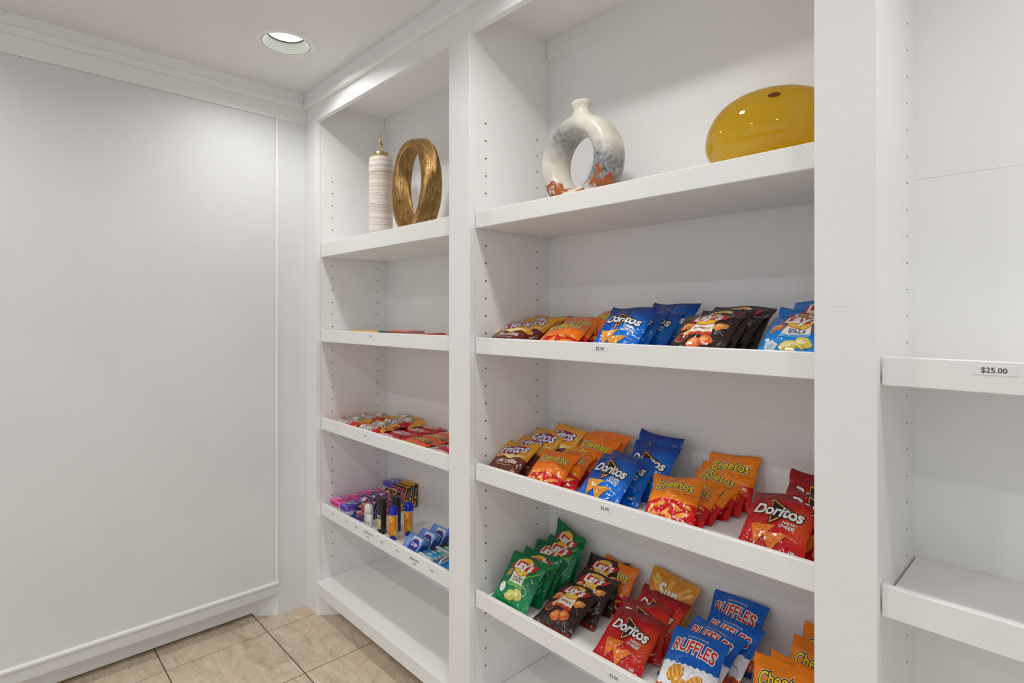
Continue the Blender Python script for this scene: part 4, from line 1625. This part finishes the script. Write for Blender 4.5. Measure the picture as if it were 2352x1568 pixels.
for k, (x, y, w) in enumerate(PK):
    o = src_k if k == 0 else copy_tree(src_k)
    lay_flat(o, x - .034, y, ZL3 + .0065, math.radians((k * 5) % 4 - 1), math.radians(1), (1, 1, 1.2))
    tag(o, 'red wafer bar pack with white oval, middle column, ' + w, 'candy', 'wafer bar packs')
for k, (x, y, w) in enumerate(((-1.765, 1.238, 'nearest the front lip'), (-1.762, 1.318, 'second from the front lip'), (-1.760, 1.398, 'farthest back'))):
    o = copy_tree(src_k)
    lay_flat(o, x, y, ZL3 + .0065, math.radians((k * 3) % 4 - 1), math.radians(1))
    tag(o, 'red wafer bar pack with white oval, column by the divider, ' + w, 'candy', 'wafer bar packs')
for k, (x, y, w) in enumerate(((-1.980, 1.232, 'nearest the front lip'), (-1.978, 1.306, 'second from the front lip'), (-1.975, 1.380, 'third from the front lip'), (-1.972, 1.452, 'farthest back'))):
    o = src_c if k == 0 else copy_tree(src_c)
    lay_flat(o, x, y, ZL3 + .0075, math.radians((k * 3) % 3 - 1), math.radians(3))
    tag(o, 'orange peanut butter cup pack with yellow lettering, ' + w, 'candy', 'orange peanut butter cup packs')

# ------------------------------------------------------------------ toiletries on the fourth narrow shelf
ZL4 = 0.4905


def soft_pack(col, dark, blob, w=.090, d=.084, h=.058, low=(236, 230, 232)):
    bm = bmesh.new()
    bm_box(bm, -w / 2, w / 2, -d / 2, d / 2, 0, h, .010, 3)
    me = bm_mesh(bm, 'hygiene_pack', True)
    o = new_obj('hygiene_pack', me, pm(col, .25))
    for side in (-1, 1):
        box('end_fold', -w / 2 + .006, w / 2 - .006, side * (d / 2) - .0006, side * (d / 2) + .0006, h * .66, h - .009, pm(dark, .3), o, .0004)
    box('white_base_band', -w / 2 - .0005, w / 2 + .0005, -d / 2 - .0005, d / 2 + .0005, .0025, h * .62, pm(low, .35), o, .008, 2)
    a = Art()
    a.poly('print', dark, 0, [(.004, -.036), (.041, -.036), (.041, .036), (.016, .036)])
    a.ell('print', blob, 1, -.006, .004, .014, .010, .5, .4)
    a.ell('print', WHITE, 2, -.004, -.014, .020, .003, .3, .4)
    a.ell('print', (246, 190, 214), 1, -.022, .014, .012, .004, .6, .4)
    a.text('print', 'pads', .022, .006, .026, [((250, 214, 226), .03)], 1, 1, .2, .3)
    art_parts(a, flat_surf((0, 0, h), (1, 0, 0), (0, 1, 0)), [], [], o)
    return o


HG = 'soft hygiene packs in the left corner'
pink = soft_pack((232, 100, 176), (192, 22, 110), (150, 110, 180))
for k, (y, w) in enumerate(((1.249, 'front'), (1.335, 'middle'), (1.421, 'rear'))):
    o = pink if k == 0 else copy_tree(pink)
    o.location = (-2.478, y, ZL4)
    tag(o, 'pink soft hygiene pack along the side wall, %s one of three' % w, 'hygiene pack', HG)
purp = soft_pack((118, 92, 190), (36, 74, 168), (80, 170, 210), .062, .084, .054, (206, 208, 226))
for k, (x, y, z, lb) in enumerate(((-2.398, 1.252, 0, 'purple and blue soft hygiene pack at the front beside the pink packs'),
                                   (-2.400, 1.340, 0, 'purple and blue soft hygiene pack behind the front purple one'),
                                   (-2.414, 1.492, 0, 'blue and purple hygiene pack at the back, lower of two stacked'),
                                   (-2.414, 1.490, .0545, 'blue and purple hygiene pack at the back, upper of two stacked'))):
    o = purp if k == 0 else copy_tree(purp)
    o.location = (x, y, ZL4 + z)
    o.scale = (1.0, 1.0, 1.0) if k < 2 else (1.45, .9, .98)
    tag(o, lb, 'hygiene pack', HG)


def tampon_box(frame, field, blobs, seed, w=.094, t=.030, h=.114):
    o = box('printed_carton', -w / 2, w / 2, 0, t, 0, h, pm(frame, .35), None, .0012)
    rnd = random.Random(seed)

    def paint(part, ww, hh):
        a = Art()
        a.poly(part, field, 0, [(-ww / 2 + .0034, .0034), (ww / 2 - .0034, .0034), (ww / 2 - .0034, hh - .0034), (-ww / 2 + .0034, hh - .0034)])
        nn = int(ww * hh / .0107 * 44) + 8
        for i in range(nn):
            x, y = rnd.uniform(-ww / 2 + .0105, ww / 2 - .0105), rnd.uniform(.013, hh - .013)
            c = blobs[i % len(blobs)]
            r = rnd.uniform(.004, .009)
            if i % 3 == 0:
                a.ell(part, c, 1 + i % 3, x, y, r, r * rnd.uniform(.5, 1), rnd.uniform(0, 3), .5, 9, i)
            elif i % 3 == 1:
                g = rnd.uniform(0, 6)
                a.poly(part, c, 1 + i % 3, [(x + r * 1.2 * math.cos(g + q * 2.1), y + r * 1.2 * math.sin(g + q * 2.1)) for q in range(3)])
            else:
                g = rnd.uniform(0, 3)
                a.ell(part, c, 1 + i % 3, x, y, r * 1.3, r * .22, g, 0, 8, i)
        if ww > .06:
            for q in range(5):
                t_ = 2 * PI * q / 5
                a.ell(part, blobs[0], 4, ww * .18 + .009 * math.cos(t_), hh * .36 + .009 * math.sin(t_), .008, .006, t_, 0, 12)
            a.ell(part, field, 5, ww * .18, hh * .36, .004, .004, 0, 0, 10)
            a.poly(part, (206, 206, 232), 4, [(-.030, hh * .70), (-.004, hh * .76), (-.004, hh * .90), (-.030, hh * .86)])
        return a
    art_parts(paint('front_print', w, h), flat_surf((0, 0, 0), (1, 0, 0), (0, 0, 1)), [], [], o)
    art_parts(paint('side_print', t, h), flat_surf((w / 2, t / 2, 0), (0, 1, 0), (0, 0, 1)), [], [], o)
    return o


FIELD = (44, 30, 62)
PB = [(230, 70, 86), (242, 170, 60), (236, 232, 240), (110, 100, 190), (220, 90, 150), (70, 60, 130)]
OB = [(60, 176, 190), (226, 76, 110), (90, 96, 200), (246, 190, 90), (190, 70, 150)]
GB = [(216, 84, 40), (236, 214, 120), (70, 130, 110), (30, 26, 24), (190, 60, 70), (240, 230, 200)]
bp_ = tampon_box((122, 104, 190), FIELD, PB, 1)
bo_ = tampon_box((232, 92, 58), (70, 60, 110), OB, 2)
bg_ = tampon_box((226, 158, 52), (36, 28, 30), GB, 3)
TB = [(bp_, 1.237, 32, 'purple-edged floral carton at the front of the leaning row'), (bp_, 1.281, 31, 'purple-edged floral carton second in the leaning row'),
      (bo_, 1.325, 29, 'orange-edged patterned carton behind the two purple ones'), (bg_, 1.367, 27, 'gold-edged patterned carton between two orange-edged ones'),
      (bo_, 1.406, 23, 'orange-edged patterned carton behind the front gold one'), (bg_, 1.440, 16, 'gold-edged patterned carton, front of the last three'),
      (bg_, 1.472, 9, 'gold-edged patterned carton, middle of the last three'), (bg_, 1.504, 3, 'gold-edged patterned carton standing against the rear panel')]
seen = set()
for k, (s, y, ln, lb) in enumerate(TB):
    o = s if id(s) not in seen else copy_tree(s)
    seen.add(id(s))
    o.rotation_euler = (math.radians(-ln), 0, math.radians([2, -1, 1, 3, 2, 1, 0, 1][k]))
    o.location = (-2.318 + .003 * (k % 3), y, ZL4 + .0003)
    tag(o, lb, 'carton', 'patterned cartons leaning in a row')

# white roll-on bottle: rounded flat body
dv = empty('deodorant', (-2.205, 1.236, ZL4), math.radians(20))
tag(dv, 'small white rounded deodorant bottle at the front lip', 'bottle')


def loft(name, prof, mat, parent, n=28, e=0.8):
    vs, fs = [], []
    for (rx, ry, z) in prof:
        for i in range(n):
            t = 2 * PI * i / n
            c, s = math.cos(t), math.sin(t)
            vs.append((rx * math.copysign(abs(c) ** e, c), ry * math.copysign(abs(s) ** e, s), z))
    for k in range(len(prof) - 1):
        for i in range(n):
            fs.append((k * n + i, k * n + (i + 1) % n, (k + 1) * n + (i + 1) % n, (k + 1) * n + i))
    fs.append(tuple(range(n))[::-1])
    fs.append(tuple((len(prof) - 1) * n + i for i in range(n)))
    me = bpy.data.meshes.new(name)
    me.from_pydata(vs, [], fs)
    for p in me.polygons:
        p.use_smooth = len(p.vertices) == 4
    return new_obj(name, me, mat, parent)


loft('body', [(.0185, .0115, 0), (.0198, .0128, .002), (.0202, .0132, .03), (.0202, .0132, .0585)], pm((226, 224, 220), .3), dv)
loft('cap', [(.0204, .0134, .0590), (.0204, .0134, .075), (.0196, .0130, .087), (.0170, .0115, .095), (.0120, .0085, .0995), (.004, .003, .1008)], pm((222, 219, 214), .35), dv)
a = Art()
a.text('lettering', 'dove', -.004, .052, .014, [((40, 50, 130), .02)], 0)
a.text('lettering', 'sensitive', -.002, .044, .020, [((90, 90, 100), .0)], 0)
a.ell('lettering', (120, 150, 100), 0, -.003, .024, .0035, .0055, .3, .3)
a.ell('lettering', (80, 84, 90), 0, .010, .022, .002, .002)
art_parts(a, flat_surf((0, -.0136, 0), (1, 0, 0), (0, 0, 1)), [], [], dv)


def cyl_surf(r, ang0):
    """s along the circumference, t up; ang0 = direction the middle faces"""
    def f(s, t):
        q = ang0 + s / r
        n = Vector((math.cos(q), math.sin(q), 0))
        return n * r + Vector((0, 0, t)), n
    return f


def band(a, part, col, lv, s0, s1, t0, t1, n=24):
    lo = [(s0 + (s1 - s0) * i / n, t0) for i in range(n + 1)]
    hi = [(s0 + (s1 - s0) * i / n, t1) for i in range(n + 1)]
    V = lo + hi
    a.add(part, col, lv, V, [(i, i + 1, n + 2 + i, n + 1 + i) for i in range(n)])


GX = [i * .002 for i in range(-40, 41)]
M_BLK = pm((30, 24, 22), .18)
hs = empty('hair_spray_can', (-2.103, 1.240, ZL4))
lathe('can', [(0, 0), (.0180, 0), (.0190, .0015), (.0190, .092), (.0180, .0945), (.0, .0945)], M_BLK, hs, 40)
lathe('cap', [(.0192, .0945), (.0193, .140), (.0186, .1445), (.0160, .1462), (.0, .1462)], pm((36, 31, 28), .3), hs, 40)
a = Art()
band(a, 'label', (206, 190, 140), 0, -.0175, .0115, .022, .066)
band(a, 'label', (214, 120, 60), 1, -.0175, .0115, .022, .0235)
band(a, 'label', (226, 214, 190), 0, -.0175, .0110, .072, .0755)
band(a, 'label', (240, 232, 214), 0, -.0165, .0090, .079, .0815)
a.text('label', 'STYLE', -.0060, .048, .014, [((110, 92, 60), .0)], 2)
a.text('label', 'HAIR SPRAY', -.0050, .041, .019, [((120, 100, 64), .0)], 2)
for q in range(3):
    a.ell('label', (176, 84, 40), 2, -.010 + q * .006, .028, .0014, .0016)
a.text('label', 'hold', -.007, .012, .012, [(WHITE, .02)], 0)
art_parts(a, cyl_surf(.0191, math.radians(-78)), GX, [], hs)
tag(hs, 'black hair spray can with cream label at the front lip', 'spray can', 'black hair spray cans')
h2 = copy_tree(hs)
h2.location = (-2.084, 1.301, ZL4)
h2.rotation_euler = (0, 0, math.radians(-70))
tag(h2, 'black hair spray can standing behind, between the two orange sprays')

sc_ = empty('sunscreen_can', (-2.010, 1.240, ZL4))
lathe('can', [(0, 0), (.0182, 0), (.0192, .0015), (.0192, .104), (.0182, .107), (.0, .107)], pm((196, 200, 214), .22), sc_, 40)
cap = lathe('cap', [(.0195, .1050), (.0196, .118), (.0190, .126), (.0168, .1330), (.0120, .1380), (.0, .1400)], pm((16, 34, 178), .3), sc_, 40)
lathe('cap_ring', [(.0196, .1100), (.0201, .1103), (.0201, .1112), (.0196, .1115)], pm((20, 44, 190), .3), cap, 40)
nz = lathe('nozzle', [(0, 0), (.0032, 0), (.0032, .0035), (.0, .0035)], pm((10, 16, 90), .4), cap, 14, (-.0105, -.0135, .1240))
nz.rotation_euler = (math.radians(68), 0, math.radians(-38))
a = Art()
band(a, 'label', (238, 144, 30), 0, -.038, .021, .003, .103, 40)
a.poly('label', (236, 190, 44), 1, [(.0010, .022), (.0120, .052), (.0205, .024), (.0205, .012), (.0010, .012)])
wv = [(-.012 + .0325 * i / 20, .006 + .018 * math.sin(PI * i / 20)) for i in range(21)]
a.poly('label', (16, 44, 170), 2, wv + [(.0205, .003), (-.012, .003)])
a.ell('label', (246, 216, 66), 2, -.004, .092, .0058, .0085, .9, .3)
a.ell('label', (60, 96, 60), 3, -.006, .088, .0080, .0016, .6)
a.ell('label', (246, 216, 66), 3, -.001, .083, .0032, .0058, -.5, .3)
a.text('label', 'SPORT', -.008, .066, .024, [((90, 50, 24), .02)], 2)
a.text('label', 'spf 30', -.006, .052, .013, [((224, 96, 40), .02)], 2)
a.text('label', 'sunscreen spray', -.010, .043, .020, [((224, 104, 60), .0)], 2)
a.ell('label', (226, 104, 40), 2, -.008, .028, .0055, .0055)
a.ell('label', (238, 144, 30), 3, -.008, .028, .0045, .0045)
art_parts(a, cyl_surf(.0193, math.radians(-52)), GX, [], sc_)
tag(sc_, 'orange sunscreen spray with blue cap at the front lip', 'spray can', 'orange sunscreen sprays')
s2 = copy_tree(sc_)
s2.location = (-2.006, 1.313, ZL4)
tag(s2, 'orange sunscreen spray with blue cap standing farther back')

# cotton swab boxes
M_SWAB = pm((104, 144, 214), .18)
M_SWAB2 = pm((74, 110, 186), .2)


def swab_box(w=.104, t=.034, h=.082):
    bm = bmesh.new()
    bm_box(bm, -w / 2, w / 2, 0, t, 0, h, .007, 3)
    o = new_obj('cotton_swab_box', bm_mesh(bm, 'cotton_swab_box', True), M_SWAB)
    box('edge_band', -w / 2 - .0004, w / 2 + .0004, t * .35, t * .65, -.0004 + .002, h + .0004, M_SWAB2, o, .0065, 2, True)
    a = Art()
    a.poly('label', (214, 220, 232), 0, [(-.012, .010), (.044, .010), (.044, .074), (-.012, .074)])
    a.poly('label', (18, 44, 150), 1, [(-.012, .010), (.044, .010), (.044, .040), (-.012, .040)])
    a.ell('label', (150, 60, 110), 2, .016, .044, .0285, .0225)
    a.ell('label', (22, 40, 140), 3, .016, .042, .0275, .0215)
    a.text('label', 'Q-tips', .016, .043, .038, [((20, 30, 110), .06), (WHITE, .02)], 4, 1.3, .1)
    a.text('label', '30', .030, .016, .008, [(WHITE, .02)], 3)
    a.ell('label', (206, 222, 250), 0, -.030, .046, .0010, .020, -.1)
    art_parts(a, flat_surf((0, 0, 0), (1, 0, 0), (0, 0, 1)), [], [], o)
    b2 = Art()
    b2.ell('side_label', (40, 66, 150), 0, 0, .040, .0135, .0220)
    b2.ell('side_label', (66, 100, 176), 1, 0, .040, .0120, .0205)
    b2.ell('side_label', (40, 66, 150), 2, 0, .040, .0110, .0195)
    art_parts(b2, flat_surf((w / 2, t / 2, 0), (0, 1, 0), (0, 0, 1)), [], [], o)
    return o


sw = swab_box()
for k, (x, y, ln, lb) in enumerate(((-1.853, 1.198, 43, 'front one of four'), (-1.856, 1.258, 42, 'second of four'), (-1.858, 1.318, 41, 'third of four'), (-1.826, 1.392, 40, 'rearmost, half hidden by the divider'))):
    o = sw if k == 0 else copy_tree(sw)
    o.rotation_euler = (math.radians(-ln), 0, 0)
    o.location = (x, y, ZL4 + .0004)
    tag(o, 'blue cotton swab box leaning back, ' + lb, 'box', 'blue cotton swab boxes')

# medicine tubes lying side by side
def med_tube(body, head, name='medicine_tube'):
    L, r = .084, .0094
    o = lathe(name, [(0, 0), (r - .001, 0), (r, .001), (r, L - .001), (r - .001, L), (0, L)], pm(body, .16), None, 22)
    lathe('rim', [(r + .0002, L - .006), (r + .0006, L - .005), (r + .0006, L - .001), (r - .0015, L + .0004), (0, L + .0004)], pm((206, 208, 204), .25, .6), o, 22)
    lathe('cap', [(r + .0003, -.0002), (r + .0004, .026), (r, .027)], pm(head, .2), o, 22)
    a = Art()
    band(a, 'label', (224, 228, 228) if head != body else (210, 212, 210), 0, -.005, .005, .030, .052, 6)
    a.text('label', 'ADVIL', 0, .041, .018, [((40, 60, 80), .02)], 1, 1, 0, PI / 2)
    art_parts(a, cyl_surf(r, 0), [i * .0015 for i in range(-8, 9)], [], o)
    return o


TC = {'silver': med_tube((196, 198, 200), (196, 198, 200)), 'blue': med_tube((30, 146, 196), (30, 120, 170)), 'teal': med_tube((50, 160, 150), (48, 40, 44))}
cnt = set()
for k, (c, y, lb) in enumerate((('silver', 1.222, 'silver medicine tube lying nearest the front lip'), ('blue', 1.2425, 'blue medicine tube lying second from the front lip'),
                                ('blue', 1.263, 'blue medicine tube lying third, next to the black-capped one'), ('teal', 1.2835, 'teal medicine tube with black cap, fourth from the front lip'),
                                ('silver', 1.304, 'silver medicine tube lying between two black-capped tubes'), ('teal', 1.3245, 'teal medicine tube with black cap, sixth from the lip'),
                                ('teal', 1.345, 'teal medicine tube with black cap, last in the row'))):
    o = TC[c] if c not in cnt else copy_tree(TC[c])
    cnt.add(c)
    # tube axis along +x, label up
    R = Matrix(((0, 0, 1, 0), (0, 1, 0, 0), (-1, 0, 0, 0), (0, 0, 0, 1))) @ Matrix.Rotation(PI, 4, 'Z')
    o.matrix_world = Matrix.Translation((-1.792 + .002 * (k % 2), y, ZL4 + .0104)) @ R
    tag(o, lb, 'medicine tube', 'medicine tubes in a row')

# toothbrush in a blue blister card
tb_ = empty('toothbrush_pack', (-1.700, 1.212, ZL4 + .001), math.radians(14))
tag(tb_, 'blue carded toothbrush with white and grey handle by the divider', 'toothbrush')
box('card', 0, .078, 0, .200, 0, .0014, pm((20, 130, 200), .3), tb_, .0004)


def tube_mesh(name, pts, rads, mat, parent, n=14, flat=.75):
    vs, fs = [], []
    for k, p in enumerate(pts):
        p = Vector(p)
        d = (Vector(pts[min(k + 1, len(pts) - 1)]) - Vector(pts[max(k - 1, 0)])).normalized()
        u = Vector((0, 0, 1))
        r = d.cross(u).normalized()
        for i in range(n):
            t = 2 * PI * i / n
            vs.append(tuple(p + r * rads[k] * math.cos(t) + u * rads[k] * flat * math.sin(t)))
    for k in range(len(pts) - 1):
        for i in range(n):
            fs.append((k * n + i, k * n + (i + 1) % n, (k + 1) * n + (i + 1) % n, (k + 1) * n + i))
    fs += [tuple(range(n))[::-1], tuple((len(pts) - 1) * n + i for i in range(n))]
    me = bpy.data.meshes.new(name)
    me.from_pydata(vs, [], fs)
    for p in me.polygons:
        p.use_smooth = True
    return new_obj(name, me, mat, parent)


bl = [(.024, .014 + .015 * i, .004) for i in range(12)]
tube_mesh('blister', bl, [.006, .013, .0155, .016, .016, .0155, .015, .014, .0135, .013, .012, .006], pm((150, 184, 222), .12), tb_, 16, .35)
hp = [(.024, .018 + .012 * i, .0100) for i in range(13)]
tube_mesh('handle', hp, [.004, .0072, .0085, .0088, .0082, .0072, .0064, .006, .0056, .005, .0046, .0044, .004], pm((228, 228, 230), .25), tb_, 14, .6)
tube_mesh('grip', [(.029, .022 + .010 * i, .0120 + .0004 * math.sin(i)) for i in range(10)], [.002, .0034, .004, .0042, .0042, .004, .0036, .0032, .0028, .0015], pm((120, 118, 128), .4), tb_, 10, .7)
